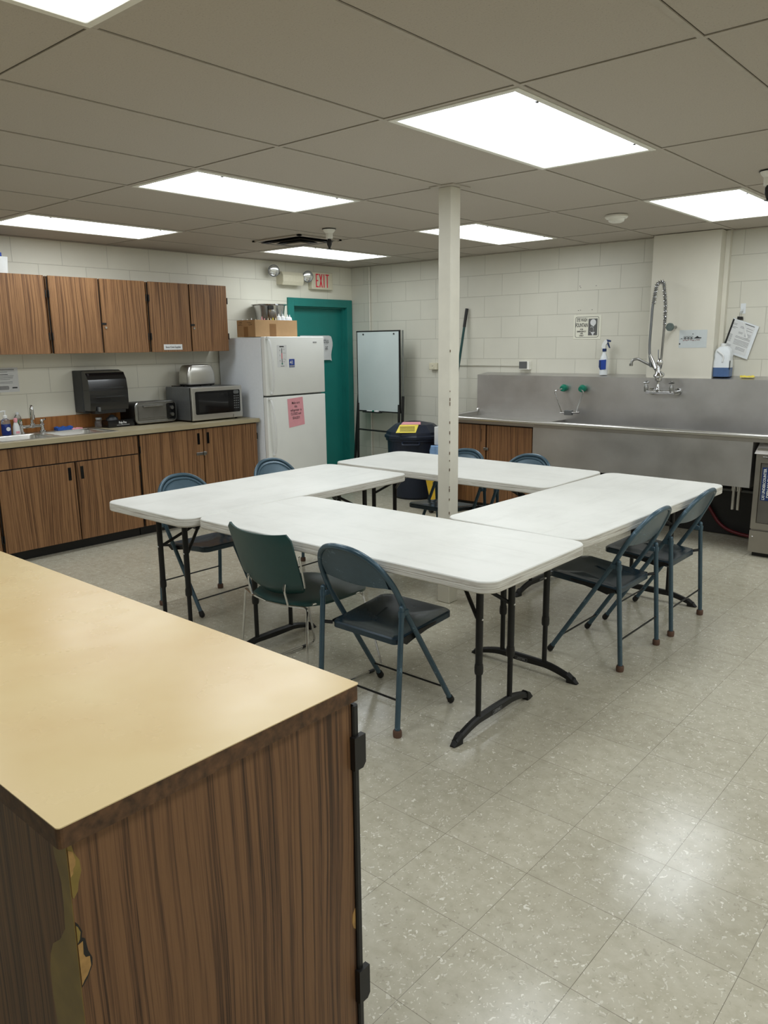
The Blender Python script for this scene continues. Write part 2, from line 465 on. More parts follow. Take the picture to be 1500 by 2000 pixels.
def tube(bm, pts, r, seg=8, closed=False, rr=None):
    pts = [Vector(p) for p in pts]
    q = [pts[0]]
    for p in pts[1:]:
        if (p - q[-1]).length > 1e-6: q.append(p)
    pts = q
    n = len(pts)
    if closed and (pts[0] - pts[-1]).length < 1e-6: pts.pop(); n -= 1
    def tang(i):
        if closed: return (pts[(i + 1) % n] - pts[i - 1]).normalized()
        if i == 0: return (pts[1] - pts[0]).normalized()
        if i == n - 1: return (pts[-1] - pts[-2]).normalized()
        return (pts[i + 1] - pts[i - 1]).normalized()
    t0 = tang(0)
    nrm = t0.orthogonal().normalized()
    rings = []
    pt = t0
    for i in range(n):
        t = tang(i)
        ax = pt.cross(t)
        if ax.length > 1e-8:
            nrm = Matrix.Rotation(pt.angle(t), 3, ax.normalized()) @ nrm
        nrm = (nrm - t * nrm.dot(t)).normalized()
        bn = t.cross(nrm)
        rad = rr[i] if rr else r
        rings.append([bm.verts.new(pts[i] + (nrm * math.cos(2 * PI * k / seg) + bn * math.sin(2 * PI * k / seg)) * rad) for k in range(seg)])
        pt = t
    for i in range(n if closed else n - 1):
        a, b = rings[i], rings[(i + 1) % n]
        off = 0
        if closed and i == n - 1:
            off = min(range(seg), key=lambda o: (a[0].co - b[o].co).length)
        for k in range(seg):
            bm.faces.new((a[k], a[(k + 1) % seg], b[(k + 1 + off) % seg], b[(k + off) % seg]))
    if not closed:
        bm.faces.new(list(reversed(rings[0]))); bm.faces.new(rings[-1])
    return bm
def lathe(bm, prof, c=(0, 0, 0), seg=24, sx=1.0, sy=1.0):
    c = Vector(c)
    rings = []
    for r, z in prof:
        rings.append([bm.verts.new(c + Vector((r * sx * math.cos(2 * PI * k / seg), r * sy * math.sin(2 * PI * k / seg), z))) for k in range(seg)])
    for a, b in zip(rings, rings[1:]):
        for k in range(seg):
            bm.faces.new((a[k], a[(k + 1) % seg], b[(k + 1) % seg], b[k]))
    bm.faces.new(list(reversed(rings[0]))); bm.faces.new(rings[-1])
    return bm
def prism(bm, pts, d):
    """extrude polygon of 3-D points by vector d"""
    d = Vector(d)
    a = [bm.verts.new(Vector(p)) for p in pts]
    b = [bm.verts.new(Vector(p) + d) for p in pts]
    n = len(a)
    bm.faces.new(a); bm.faces.new(list(reversed(b)))
    for i in range(n):
        bm.faces.new((a[i], b[i], b[(i + 1) % n], a[(i + 1) % n]))
    return bm
def rrect(cx, cy, w, h, r, n=6):
    out = []
    for sx, sy, a0 in ((1, 1, 0), (-1, 1, 90), (-1, -1, 180), (1, -1, 270)):
        for k in range(n + 1):
            a = math.radians(a0 + 90 * k / n)
            out.append((cx + sx * (w / 2 - r) + r * math.cos(a), cy + sy * (h / 2 - r) + r * math.sin(a)))
    return out
def loft(bm, rings, cap0=True, cap1=True):
    vs = [[bm.verts.new(Vector(p)) for p in ring] for ring in rings]
    n = len(vs[0])
    for a, b in zip(vs, vs[1:]):
        for k in range(n):
            bm.faces.new((a[k], a[(k + 1) % n], b[(k + 1) % n], b[k]))
    if cap0: bm.faces.new(list(reversed(vs[0])))
    if cap1: bm.faces.new(vs[-1])
    return bm

def obj(name, bm, mat, parent=None, smooth=False, label=None):
    bmesh.ops.recalc_face_normals(bm, faces=bm.faces[:])
    if parent is not None:
        root = parent
        while root.parent: root = root.parent
        off = Vector(root.location)
        if off.length > 0:
            for v in bm.verts: v.co -= off
    me = bpy.data.meshes.new(name)
    bm.to_mesh(me); bm.free()
    me.materials.append(M[mat] if isinstance(mat, str) else mat)
    if smooth:
        for p in me.polygons: p.use_smooth = True
        try: me.set_sharp_from_angle(angle=math.radians(38))
        except Exception: pass
    o = bpy.data.objects.new(name, me)
    COL.objects.link(o)
    if parent is not None: o.parent = parent
    if label: o['label'] = label
    return o
def thing(name, label, cat, loc=(0, 0, 0), group=None):
    o = bpy.data.objects.new(name, None)
    COL.objects.link(o)
    o.location = loc; o.empty_display_size = 0.05
    o['label'] = label; o['category'] = cat
    if group: o['group'] = group
    return o
def single(name, bm, mat, label, cat, group=None, smooth=False):
    """thing that is one mesh; origin moved to its base centre"""
    xs = [v.co for v in bm.verts]
    c = Vector(((min(v.x for v in xs) + max(v.x for v in xs)) / 2, (min(v.y for v in xs) + max(v.y for v in xs)) / 2, min(v.z for v in xs)))
    for v in bm.verts: v.co -= c
    o = obj(name, bm, mat, None, smooth)
    o.location = c
    o['label'] = label; o['category'] = cat
    if group: o['group'] = group
    return o
def struct(name, bm, mat, parent=None, smooth=False):
    o = obj(name, bm, mat, parent, smooth)
    if parent is None: o['kind'] = 'structure'
    return o
def dup(root, loc, rz=0.0, label=None, group=None):
    def cp(o, par):
        c = o.copy(); COL.objects.link(c)
        c.parent = par
        for ch in o.children: cp(ch, c)
        return c
    r = cp(root, None)
    r.location = loc; r.rotation_euler = (0, 0, rz)
    if label: r['label'] = label
    if group: r['group'] = group
    return r
FONT_CACHE = {}
def text_into(bm, s, origin, right, upv, size, sx=1.0, align='CENTER', thick=0.0006, bold=0.0):
    cu = bpy.data.curves.new('lettering', 'FONT')
    cu.body = s; cu.size = 1.0; cu.align_x = align; cu.align_y = 'CENTER'
    cu.extrude = 0.0; cu.offset = bold; cu.resolution_u = 3
    ob = bpy.data.objects.new('lettering', cu)
    COL.objects.link(ob)
    dg = bpy.context.evaluated_depsgraph_get(); dg.update()
    me = bpy.data.meshes.new_from_object(ob.evaluated_get(dg))
    bpy.data.objects.remove(ob, do_unlink=True)
    o, r, u = Vector(origin), Vector(right).normalized(), Vector(upv).normalized()
    nrm = r.cross(u)
    tb = bmesh.new(); tb.from_mesh(me)
    for v in tb.verts:
        x, y = v.co.x * size * sx, v.co.y * size
        v.co = o + r * x + u * y + nrm * thick
    tmp = bpy.data.meshes.new('t'); tb.to_mesh(tmp); tb.free()
    bm.from_mesh(tmp)
    bpy.data.meshes.remove(tmp); bpy.data.meshes.remove(me)
    return bm

# =================================================================== STRUCTURE
bm = B(); box(bm, WA - 0.3, WR + 0.1, WN - 0.1, WB + 0.1, -0.05, 0); struct('floor', bm, 'floor')
bm = B(); box(bm, WA - 0.3, WR + 0.1, WN - 0.1, WB + 0.1, CEIL + 0.004, CEIL + 0.05); struct('ceiling', bm, 'ceil')
# T-bar grid
bm = B()
gx = [-2.146 + 0.6096 * i for i in range(-6, 8)]
gy = [2.4865 + 1.2192 * j for j in range(-4, 4)]
for x in gx:
    if WA < x < WR: box(bm, x - 0.0095, x + 0.0095, WN, WB, CEIL, CEIL + 0.006)
for y in gy:
    if WN < y < WB: box(bm, WA, WR, y - 0.0095, y + 0.0095, CEIL + 0.0004, CEIL + 0.0064)
struct('trim_1', bm, 'tbar')
bm = B()
box(bm, WA, WA + 0.022, WN, WB, CEIL - 0.004, CEIL + 0.002); box(bm, WA, WR, WB - 0.022, WB, CEIL - 0.004, CEIL + 0.002)
struct('trim_2', bm, 'tbar')

# walls (left wall has the door opening)
DY0, DY1, DZ = 5.735, 6.715, 2.066
bm = B()
box(bm, WA - 0.2, WA, WN - 0.1, DY0 + 0.02, 0, CEIL)
box(bm, WA - 0.2, WA, DY0 + 0.02, DY1 - 0.02, DZ - 0.02, CEIL)
box(bm, WA - 0.2, WA, DY1 - 0.02, WB + 0.1, 0, CEIL)
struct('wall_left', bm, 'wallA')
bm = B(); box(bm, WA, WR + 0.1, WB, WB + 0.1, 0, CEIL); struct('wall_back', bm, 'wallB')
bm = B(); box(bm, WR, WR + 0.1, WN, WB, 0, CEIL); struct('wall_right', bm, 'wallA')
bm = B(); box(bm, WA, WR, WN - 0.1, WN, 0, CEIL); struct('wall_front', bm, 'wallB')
# pilaster on the back wall
bm = B(); box(bm, -2.735, -2.19, 6.575, WB, 0, CEIL, 0.004); struct('trim_3', bm, 'pilaster')
bm = B(); box(bm, -2.19, -2.155, WB - 0.05, WB, 1.29, CEIL, 0.003); struct('trim_4', bm, 'pilaster')
# door
bm = B()
f = 0.02
box(bm, WA - 0.10, WA + f, DY0, DY0 + 0.085, 0, DZ, 0.003)
box(bm, WA - 0.10, WA + f, DY1 - 0.085, DY1, 0, DZ, 0.003)
box(bm, WA - 0.10, WA + f, DY0 + 0.0851, DY1 - 0.0851, DZ - 0.085, DZ, 0.003)
box(bm, WA - 0.10, WA - 0.03, DY0 + 0.085, DY0 + 0.10, 0, DZ - 0.085)
box(bm, WA - 0.10, WA - 0.03, DY1 - 0.10, DY1 - 0.085, 0, DZ - 0.085)
box(bm, WA - 0.10, WA - 0.03, DY0 + 0.1001, DY1 - 0.1001, DZ - 0.10, DZ - 0.0851)
door = struct('door_1', bm, 'teal2')
bm = B(); box(bm, WA - 0.15, WA - 0.075, DY0 + 0.09, DY1 - 0.09, 0.005, DZ - 0.09); o = obj('door_leaf', bm, 'teal', door)
bm = B(); cyl(bm, (WA - 0.075, DY0 + 0.17, 1.0), (WA - 0.03, DY0 + 0.17, 1.0), 0.015); ball(bm, (WA - 0.015, DY0 + 0.17, 1.0), 0.028)
obj('door_handle', bm, 'brushed', door, True)
# baseboards
bm = B(); box(bm, WA, WA + 0.01, WN, 2.0, 0, 0.09); struct('baseboard_left', bm, 'black')
bm = B(); box(bm, WA + 0.03, -4.5, WB - 0.008, WB, 0, 0.10); struct('baseboard_back', bm, 'wallB')

# support column amid the tables
bm = B(); box(bm, -2.792, -2.702, 3.698, 3.788, 0, CEIL, 0.005, 1)
colo = thing('support_column', 'square off-white painted post standing in the gap between the tables', 'column', (-2.747, 3.743, 0))
obj('post', bm, 'column', colo)
bm = B()
for k in range(26):
    z = 0.32 + k * 0.052 + random.uniform(-.02, .02)
    if random.random() < 0.62: box(bm, -2.7042, -2.7008, 3.6962, 3.6995, z, z + random.uniform(.006, .022))
obj('paint_chip', bm, 'edge_worn', colo)
bm = B(); box(bm, -2.83, -2.664, 3.66, 3.826, CEIL - 0.002, CEIL + 0.003); obj('ceiling_plate', bm, 'tbar', colo)

# =================================================================== CEILING LAMPS
def make_lamp():
    t = thing('ceiling_light', 'x', 'ceiling light', (0, 0, 0), 'recessed fluorescent ceiling lights')
    bm = B()
    W, L = 0.6096 / 2 - 0.012, 1.2192 / 2 - 0.012
    fr = 0.026
    zb = -0.004
    box(bm, -W, -W + fr, -L, L, zb, 0.008, 0.002, 1); box(bm, W - fr, W, -L, L, zb, 0.008, 0.002, 1)
    box(bm, -W + fr, W - fr, -L, -L + fr, zb, 0.008, 0.002, 1); box(bm, -W + fr, W - fr, L - fr, L, zb, 0.008, 0.002, 1)
    obj('frame', bm, 'lampframe', t)
    bm = B()
    x, y = W - fr + 0.001, L - fr + 0.001
    vs = [bm.verts.new(p) for p in ((-x, -y, 0.0), (x, -y, 0.0), (x, y, 0.0), (-x, y, 0.0))]
    bm.faces.new(vs[::-1])
    obj('diffuser', bm, 'emit', t)
    for sy in (-0.42, 0.42):
        bm = B(); box(bm, W - fr - 0.006, W - fr + 0.002, sy - 0.006, sy + 0.006, zb - 0.003, zb + 0.001)
        obj('latch', bm, 'black', t)
    return t
LX = lambda i: -2.146 + 0.6096 * (i + 0.5)
LY = lambda j: 2.4865 + 1.2192 * (j + 0.5)
lamp_labels = {
    (0, 0): 'largest lit fluorescent ceiling panel, in front of the top of the white column',
    (-3, 0): 'lit ceiling panel left of the column, above the two left-hand tables',
    (-6, 0): 'lit ceiling panel nearest the left wall, above the wall cabinets',
    (-6, 2): 'lit ceiling panel above the exit sign, beside the ceiling air vent',
    (-3, 2): 'lit ceiling panel partly hidden behind the white column',
    (0, 2): 'lit ceiling panel above the steel sink and the wall pillar',
    (0, -2): 'lit ceiling panel cut by the top left corner of the photo',
}
lamp0 = make_lamp()
first = True
for i in (-6, -3, 0, 3, 6):
    for j in (0, 2, -2):
        if i == 6 and j == 2 and False: continue
        lab = lamp_labels.get((i, j), 'lit fluorescent ceiling panel outside the photo frame')
        p = (LX(i), LY(j), CEIL)
        if p[0] > WR - 0.4: continue
        if first:
            lamp0.location = p; lamp0['label'] = lab; first = False
        else:
            dup(lamp0, p, 0, lab)

# smoke detector, vent, sprinklers
t = thing('smoke_detector', 'round white smoke detector on the ceiling above the steel backsplash', 'smoke detector', (-2.50, 5.35, CEIL))
bm = B(); lathe(bm, [(0.075, 0.0), (0.078, -0.012), (0.07, -0.022), (0.058, -0.024)], (-2.50, 5.35, CEIL)); obj('base', bm, 'lampframe', t, True)
bm = B(); lathe(bm, [(0.056, -0.024), (0.052, -0.040), (0.036, -0.048), (0.004, -0.049)], (-2.50, 5.35, CEIL)); obj('dome', bm, 'lampframe', t, True)
bm = B(); box(bm, -2.51, -2.49, 5.31, 5.318, CEIL - 0.046, CEIL - 0.038); obj('indicator', bm, 'ink', t)

vx0, vx1, vy0, vy1 = -5.27, -4.70, 4.42, 4.90
t = thing('air_vent', 'square ceiling air diffuser with dark louvres near the back corner', 'vent', ((vx0 + vx1) / 2, (vy0 + vy1) / 2, CEIL))
bm = B()
for a in ((vx0, vx1, vy0, vy0 + .03), (vx0, vx1, vy1 - .03, vy1), (vx0, vx0 + .03, vy0, vy1), (vx1 - .03, vx1, vy0, vy1)):
    box(bm, a[0], a[1], a[2], a[3], CEIL - 0.008, CEIL + 0.002)
obj('frame', bm, 'tbar', t)
bm = B(); box(bm, vx0 + .03, vx1 - .03, vy0 + .03, vy1 - .03, CEIL - 0.004, CEIL); obj('opening', bm, 'black', t)
for k in range(4):
    bm = B(); i = 0.05 + k * 0.045
    x0, x1, y0, y1, z = vx0 + i, vx1 - i, vy0 + i, vy1 - i, CEIL - 0.004 - 0.003 * k
    w = 0.030
    def ring(i2, zz): return [(x0 + i2, y0 + i2, zz), (x1 - i2, y0 + i2, zz), (x1 - i2, y1 - i2, zz), (x0 + i2, y1 - i2, zz)]
    loft(bm, [ring(0, z - 0.014), ring(w, z), ring(w, z + 0.002), ring(0, z - 0.012)], False, False)
    obj('louvre', bm, 'black' if k % 2 == 0 else 'tbar', t)

def sprinkler(x, y, label):
    t = thing('sprinkler_head', label, 'sprinkler', (x, y, CEIL))
    bm = B(); lathe(bm, [(0.052, 0.0), (0.052, -0.004)], (x, y, CEIL), 20); obj('escutcheon', bm, 'black', t, True)
    bm = B(); lathe(bm, [(0.048, -0.004), (0.040, -0.018), (0.028, -0.030), (0.026, -0.070)], (x, y, CEIL), 20); obj('cup', bm, 'lampframe', t, True)
    bm = B(); lathe(bm, [(0.010, -0.070), (0.018, -0.082), (0.018, -0.11), (0.008, -0.135), (0.006, -0.14), (0.018, -0.142), (0.018, -0.145)], (x, y, CEIL), 14); obj('nozzle', bm, 'black', t, True)
sprinkler(-4.34, 4.39, 'white sprinkler cup with a black tip hanging in front of the ceiling vent')
sprinkler(-1.30, 4.56, 'white sprinkler cup with a black tip cut by the right edge of the photo')

# =================================================================== CABINETS
def handle_recess(bm, x, y, z):
    box(bm, x - 0.002, x + 0.003, y - 0.013, y + 0.013, z - 0.05, z + 0.05, 0.002, 1)

def upper_unit(y0, y1, label, lock=True, sign=False):
    t = thing('wall_cabinet', label, 'cabinet', (WA, (y0 + y1) / 2, 1.527), 'walnut laminate wall cabinets')
    bm = B(); box(bm, WA + 0.003, -6.022, y0 + 0.003, y1 - 0.003, 1.530, 2.112); obj('body', bm, 'wood', t)
    bm = B(); box(bm, -6.0219, -6.019, y0 + 0.006, y1 - 0.006, 1.533, 2.109); obj('face_frame', bm, 'black', t)
    ym = (y0 + y1) / 2
    g = 0.011
    for k, (a, b) in enumerate(((y0 + g + 0.004, ym - 0.008), (ym + 0.008, y1 - g - 0.004))):
        bm = B(); box(bm, -6.018, -6.0, a, b, 1.527, 2.115, 0.0015, 1); d = obj('door', bm, 'wood', t)
        for z in (1.66, 1.98):
            bm = B(); yy = a - 0.008 if k == 0 else b + 0.002
            box(bm, -6.014, -5.998, yy, yy + 0.008, z - 0.028, z + 0.028); obj('hinge', bm, 'black_metal', d)
        if lock and k == 1:
            bm = B(); cyl(bm, (-6.0, a + 0.022, 1.73), (-5.992, a + 0.022, 1.73), 0.009); obj('lock', bm, 'chrome', d, True)
            bm = B(); box(bm, -6.0, -5.996, a - 0.012, a + 0.030, 1.752, 1.768); obj('latch', bm, 'black_metal', d)
    bm = B(); box(bm, -6.0005, -5.999, ym - 0.0005, ym + 0.0005, 1.5, 1.5001)
    bm.free()
    return t
upper_unit(3.858, 4.708, 'walnut wall cabinet nearest the refrigerator, with a white paper strip on its door')
upper_unit(2.984, 3.852, 'walnut wall cabinet above the paper towel dispenser, middle of the row')
upper_unit(2.11, 2.978, 'walnut wall cabinet cut by the left edge of the photo, above the sink')
t = thing('paper_label', 'white paper strip reading Snow Cone Supplies taped low on a wall cabinet door', 'label', (-5.999, 4.075, 1.548))
bm = B(); box(bm, -5.9995, -5.9985, 3.985, 4.175, 1.545, 1.592); obj('paper', bm, 'paper', t)
bm = B(); text_into(bm, 'Snow Cone Supplies', (-5.998, 4.08, 1.568), (0, 1, 0), (0, 0, 1), 0.024, 0.78, bold=0.01); obj('lettering', bm, 'ink', t)

BX = -5.73   # base cabinet door face
def base_unit(y0, y1, label, drawer, hasp=False, split=None):
    t = thing('base_cabinet', label, 'cabinet', (WA, (y0 + y1) / 2, 0), 'walnut laminate base cabinets')
    bm = B()
    if drawer:      # open topped carcass, the sink bowls hang inside
        a0, a1, b0, b1 = WA + 0.003, BX - 0.022, y0 + 0.002, y1 - 0.002
        box(bm, a0, a1, b0, b0 + 0.016, 0.085, 0.868); box(bm, a0, a1, b1 - 0.016, b1, 0.085, 0.868)
        box(bm, a0, a0 + 0.01, b0 + 0.016, b1 - 0.016, 0.085, 0.868); box(bm, a1 - 0.016, a1, b0 + 0.016, b1 - 0.016, 0.085, 0.868); box(bm, a0 + 0.01, a1 - 0.016, b0 + 0.016, b1 - 0.016, 0.085, 0.10)
    else: box(bm, WA + 0.003, BX - 0.022, y0 + 0.002, y1 - 0.002, 0.085, 0.868)
    obj('body', bm, 'wood', t)
    bm = B(); box(bm, BX - 0.0219, BX - 0.019, y0 + 0.004, y1 - 0.004, 0.088, 0.866); obj('face_frame', bm, 'black', t)
    bm = B(); box(bm, WA + 0.05, BX - 0.085, y0 + 0.002, y1 - 0.002, 0.0, 0.084); obj('kick_board', bm, 'black', t)
    ym = split or (y0 + y1) / 2
    top = 0.858
    if drawer:
        bm = B(); box(bm, BX - 0.018, BX, y0 + 0.012, y1 - 0.012, 0.712, top, 0.0015, 1); obj('drawer_front', bm, 'wood', t)
        top = 0.703
    for k, (a, b) in enumerate(((y0 + 0.012, ym - 0.006), (ym + 0.006, y1 - 0.012))):
        bm = B(); box(bm, BX - 0.018, BX, a, b, 0.088, top, 0.0015, 1); d = obj('door', bm, 'wood', t)
        bm = B(); hy = b - 0.045 if k == 0 else a + 0.045
        handle_recess(bm, BX, hy, top - 0.085); obj('handle', bm, 'blackgloss', d)
        for z in (0.20, top - 0.12):
            bm = B(); yy = a - 0.008 if k == 0 else b + 0.001
            box(bm, BX - 0.014, BX + 0.003, yy, yy + 0.007, z - 0.028, z + 0.028); obj('hinge', bm, 'black_metal', d)
        if hasp and k == 0:
            bm = B(); box(bm, BX, BX + 0.005, b - 0.075, b + 0.035, 0.628, 0.652, 0.001, 1); box(bm, BX + 0.004, BX + 0.022, b - 0.006, b + 0.008, 0.622, 0.658, 0.002, 1)
            obj('hasp', bm, 'brushed', d)
    return t
base_unit(3.503, 4.768, 'walnut base cabinet beside the refrigerator, its doors joined by a steel hasp', False, True, 4.145)
base_unit(2.335, 3.500, 'walnut base cabinet with a wide drawer front, under the double sink', True, False, 2.937)
base_unit(1.17, 2.332, 'walnut base cabinet cut by the left photo edge, left of the sink cabinet', False)

# worktop with sink cut-out
SX0, SX1, SY0, SY1 = -6.23, -5.79, 2.42, 3.33
t = thing('worktop', 'long beige laminate worktop on the left wall base cabinets', 'countertop', (WA, 3.0, 0.868))
bm = B()
CZ0, CZ1 = 0.870, 0.905
box(bm, WA + 0.002, -5.70, 1.17, SY0, CZ0, CZ1); box(bm, WA + 0.002, -5.70, SY1, 4.775, CZ0, CZ1)
box(bm, WA + 0.002, SX0, SY0, SY1, CZ0, CZ1); box(bm, SX1, -5.70, SY0, SY1, CZ0, CZ1)
obj('top', bm, 'grey_top', t)
bm = B(); box(bm, WA + 0.002, WA + 0.022, 1.17, 4.20, CZ1 + 0.0005, 1.018, 0.002, 1); obj('backsplash', bm, 'splash_wood', t)
# sink
t = thing('kitchen_sink', 'double bowl stainless sink set into the beige worktop', 'sink', ((SX0 + SX1) / 2, (SY0 + SY1) / 2, 0.73))
bm = B()
ym = (SY0 + SY1) / 2
def rr3(x0, x1, y0, y1, r, z): return [(px, py, z) for px, py in rrect((x0 + x1) / 2, (y0 + y1) / 2, x1 - x0, y1 - y0, r, 5)]
rz = CZ1 + 0.004
box(bm, SX0 - 0.02, SX0 + 0.05, SY0 - 0.02, SY1 + 0.02, CZ1 + 0.0003, rz); box(bm, SX1 - 0.015, SX1 + 0.02, SY0 - 0.02, SY1 + 0.02, CZ1 + 0.0003, rz)
box(bm, SX0 + 0.05, SX1 - 0.015, SY0 - 0.02, SY0 + 0.02, CZ1 + 0.0003, rz); box(bm, SX0 + 0.05, SX1 - 0.015, SY1 - 0.02, SY1 + 0.02, CZ1 + 0.0003, rz)
box(bm, SX0 + 0.05, SX1 - 0.015, ym - 0.02, ym + 0.02, CZ1 + 0.0003, rz)
obj('rim', bm, 'appliance', t)
for a, b in ((SY0 + 0.02, ym - 0.02), (ym + 0.02, SY1 - 0.02)):
    bm = B()
    loft(bm, [rr3(SX0 + 0.048, SX1 - 0.013, a - 0.002, b + 0.002, 0.004, rz - 0.001), rr3(SX0 + 0.055, SX1 - 0.02, a + 0.006, b - 0.006, 0.05, rz - 0.012),
              rr3(SX0 + 0.062, SX1 - 0.028, a + 0.012, b - 0.012, 0.05, 0.78), rr3(SX0 + 0.09, SX1 - 0.055, a + 0.04, b - 0.04, 0.05, 0.755)], False, True)
    obj('bowl', bm, 'appliance', t, True)
# faucet
fy = 2.855
t = thing('kitchen_faucet', 'chrome two-handle faucet standing behind the double sink', 'faucet', (-6.22, fy, rz))
bm = B()
for s in (-0.085, 0.085):
    lathe(bm, [(0.026, 0), (0.026, 0.012), (0.017, 0.018), (0.016, 0.055), (0.02, 0.06), (0.02, 0.068)], (-6.22, fy + s, rz), 14)
tube(bm, [(-6.22, fy - 0.085, rz + 0.05), (-6.20, fy, rz + 0.055), (-6.22, fy + 0.085, rz + 0.05)], 0.012)
lathe(bm, [(0.016, 0.04), (0.018, 0.075), (0.012, 0.08)], (-6.20, fy, rz), 14)
obj('body', bm, 'chrome', t, True)
for s in (-0.085, 0.085):
    bm = B(); lathe(bm, [(0.013, 0.069), (0.016, 0.085), (0.011, 0.10), (0.004, 0.104)], (-6.22, fy + s, rz), 10)
    tube(bm, [(-6.22, fy + s, rz + 0.09), (-6.19, fy + s * 1.2, rz + 0.105)], 0.006); obj('handle', bm, 'chrome', t, True)
bm = B(); tube(bm, fillet([(-6.20, fy, rz + 0.07), (-6.20, fy - 0.005, rz + 0.13), (-6.10, fy - 0.045, rz + 0.225), (-6.055, fy - 0.06, rz + 0.215), (-6.055, fy - 0.06, rz + 0.15)], 0.03), 0.011, 10)
cyl(bm, (-6.055, fy - 0.06, rz + 0.12), (-6.055, fy - 0.06, rz + 0.155), 0.015); obj('spout', bm, 'chrome', t, True)

# bottles by the sink
def bottle(name, x, y, prof, mat, label, cat='bottle', sx=1.0, sy=1.0):
    t = thing(name, label, cat, (x, y, rz if x > SX0 - 0.02 else CZ1))
    return t
def pump_bottle(x, y):
    z = rz
    t = thing('soap_bottle', 'clear pump bottle of dark blue soap at the left end of the sink rim', 'bottle', (x, y, z))
    bm = B(); lathe(bm, [(0.030, 0.001), (0.033, 0.01), (0.033, 0.085), (0.031, 0.09)], (x, y, z), 20, 0.8, 1.1); obj('liquid', bm, 'navy_liquid', t, True)
    bm = B(); lathe(bm, [(0.033, 0.088), (0.032, 0.105), (0.026, 0.122), (0.014, 0.130), (0.014, 0.138)], (x, y, z), 20, 0.8, 1.1); obj('shoulder', bm, 'glass', t, True)
    bm = B(); lathe(bm, [(0.017, 0.134), (0.017, 0.150), (0.012, 0.156), (0.006, 0.158), (0.006, 0.185)], (x, y, z), 14)
    tube(bm, [(x, y + 0.006, z + 0.187), (x + 0.01, y - 0.018, z + 0.189), (x + 0.012, y - 0.045, z + 0.183)], 0.006); obj('pump', bm, 'white', t, True)
    bm = B(); lathe(bm, [(0.016, 0), (0.016, 0.0015)], (0, 0, 0), 14)
    bmesh.ops.transform(bm, matrix=Matrix.Translation((x + 0.0268, y + 0.005, z + 0.05)) @ Matrix.Rotation(PI / 2, 4, 'Y'), verts=bm.verts[:]); obj('label_disc', bm, 'paper', t)
pump_bottle(-6.20, 2.645)
x, y = -6.205, 2.725
t = thing('lotion_bottle', 'white lotion bottle with pink cap between the blue and green bottles', 'bottle', (x, y, rz))
bm = B(); lathe(bm, [(0.026, 0), (0.028, 0.01), (0.024, 0.06), (0.014, 0.092), (0.012, 0.096)], (x, y, rz), 18, 0.7, 1.1); obj('body', bm, 'white', t, True)
bm = B(); lathe(bm, [(0.014, 0.095), (0.016, 0.11), (0.013, 0.125), (0.005, 0.13)], (x, y, rz), 14); obj('cap', bm, 'pinkplastic', t, True)
bm = B(); box(bm, x + 0.0175, x + 0.0205, y - 0.012, y + 0.016, rz + 0.008, rz + 0.026); obj('label', bm, 'pink', t)
x, y = -6.275, 2.775
t = thing('dish_soap_bottle', 'clear bottle of green dish soap just left of the chrome faucet', 'bottle', (x, y, CZ1))
bm = B(); lathe(bm, [(0.028, 0.001), (0.032, 0.01), (0.031, 0.06), (0.028, 0.105)], (x, y, rz + .0), 18, 0.6, 1.1); obj('liquid', bm, 'green_liquid', t, True)
bm = B(); lathe(bm, [(0.028, 0.105), (0.024, 0.13), (0.014, 0.145), (0.012, 0.15)], (x, y, rz), 18, 0.6, 1.1); obj('shoulder', bm, 'glass', t, True)
bm = B(); lathe(bm, [(0.012, 0.149), (0.012, 0.165), (0.006, 0.168)], (x, y, rz), 12); obj('cap', bm, 'clearish', t, True)
# cloths
def cloth(name, x, y, z, lx, ly, h, mat, label, cat, seed):
    rnd = random.Random(seed)
    bm = B(); n = 9
    g = [[bm.verts.new((x + (i / (n - 1) - .5) * lx, y + (j / (n - 1) - .5) * ly, z + (0.25 + 0.75 * math.sin(i * 1.3 + seed) ** 2 * abs(math.sin(j * 0.9 + seed))) * h)) for j in range(n)] for i in range(n)]
    b = [[bm.verts.new((v.co.x, v.co.y, z)) for v in r] for r in g]
    for i in range(n - 1):
        for j in range(n - 1):
            bm.faces.new((g[i][j], g[i + 1][j], g[i + 1][j + 1], g[i][j + 1])); bm.faces.new((b[i][j], b[i][j + 1], b[i + 1][j + 1], b[i + 1][j]))
    for k in range(n - 1):
        for e in ((0, k, 0, k + 1), (n - 1, k + 1, n - 1, k)):
            bm.faces.new((g[e[0]][e[1]], g[e[2]][e[3]], b[e[2]][e[3]], b[e[0]][e[1]]))
        for e in ((k + 1, 0, k, 0), (k, n - 1, k + 1, n - 1)):
            bm.faces.new((g[e[0]][e[1]], g[e[2]][e[3]], b[e[2]][e[3]], b[e[0]][e[1]]))
    return single(name, bm, mat, label, cat, smooth=True)
cloth('dish_cloth', -6.235, 3.125, rz, 0.07, 0.13, 0.034, 'sponge_blue', 'crumpled blue dish cloth on the rim behind the sink', 'cloth', 1)
cloth('sponge', -6.205, 3.22, rz, 0.05, 0.09, 0.014, 'pink', 'flat pink sponge beside the blue dish cloth', 'sponge', 3)
# glass jar
x, y = -6.22, 3.435
t = thing('glass_jar', 'small clear jar on the worktop below the towel dispenser', 'jar', (x, y, CZ1))
bm = B(); lathe(bm, [(0.03, 0.001), (0.036, 0.012), (0.036, 0.045), (0.024, 0.062), (0.022, 0.068)], (x, y, CZ1), 18); obj('body', bm, 'glass', t, True)
bm = B(); lathe(bm, [(0.025, 0.066), (0.026, 0.08), (0.02, 0.083)], (x, y, CZ1), 18); obj('lid', bm, 'clearish', t, True)
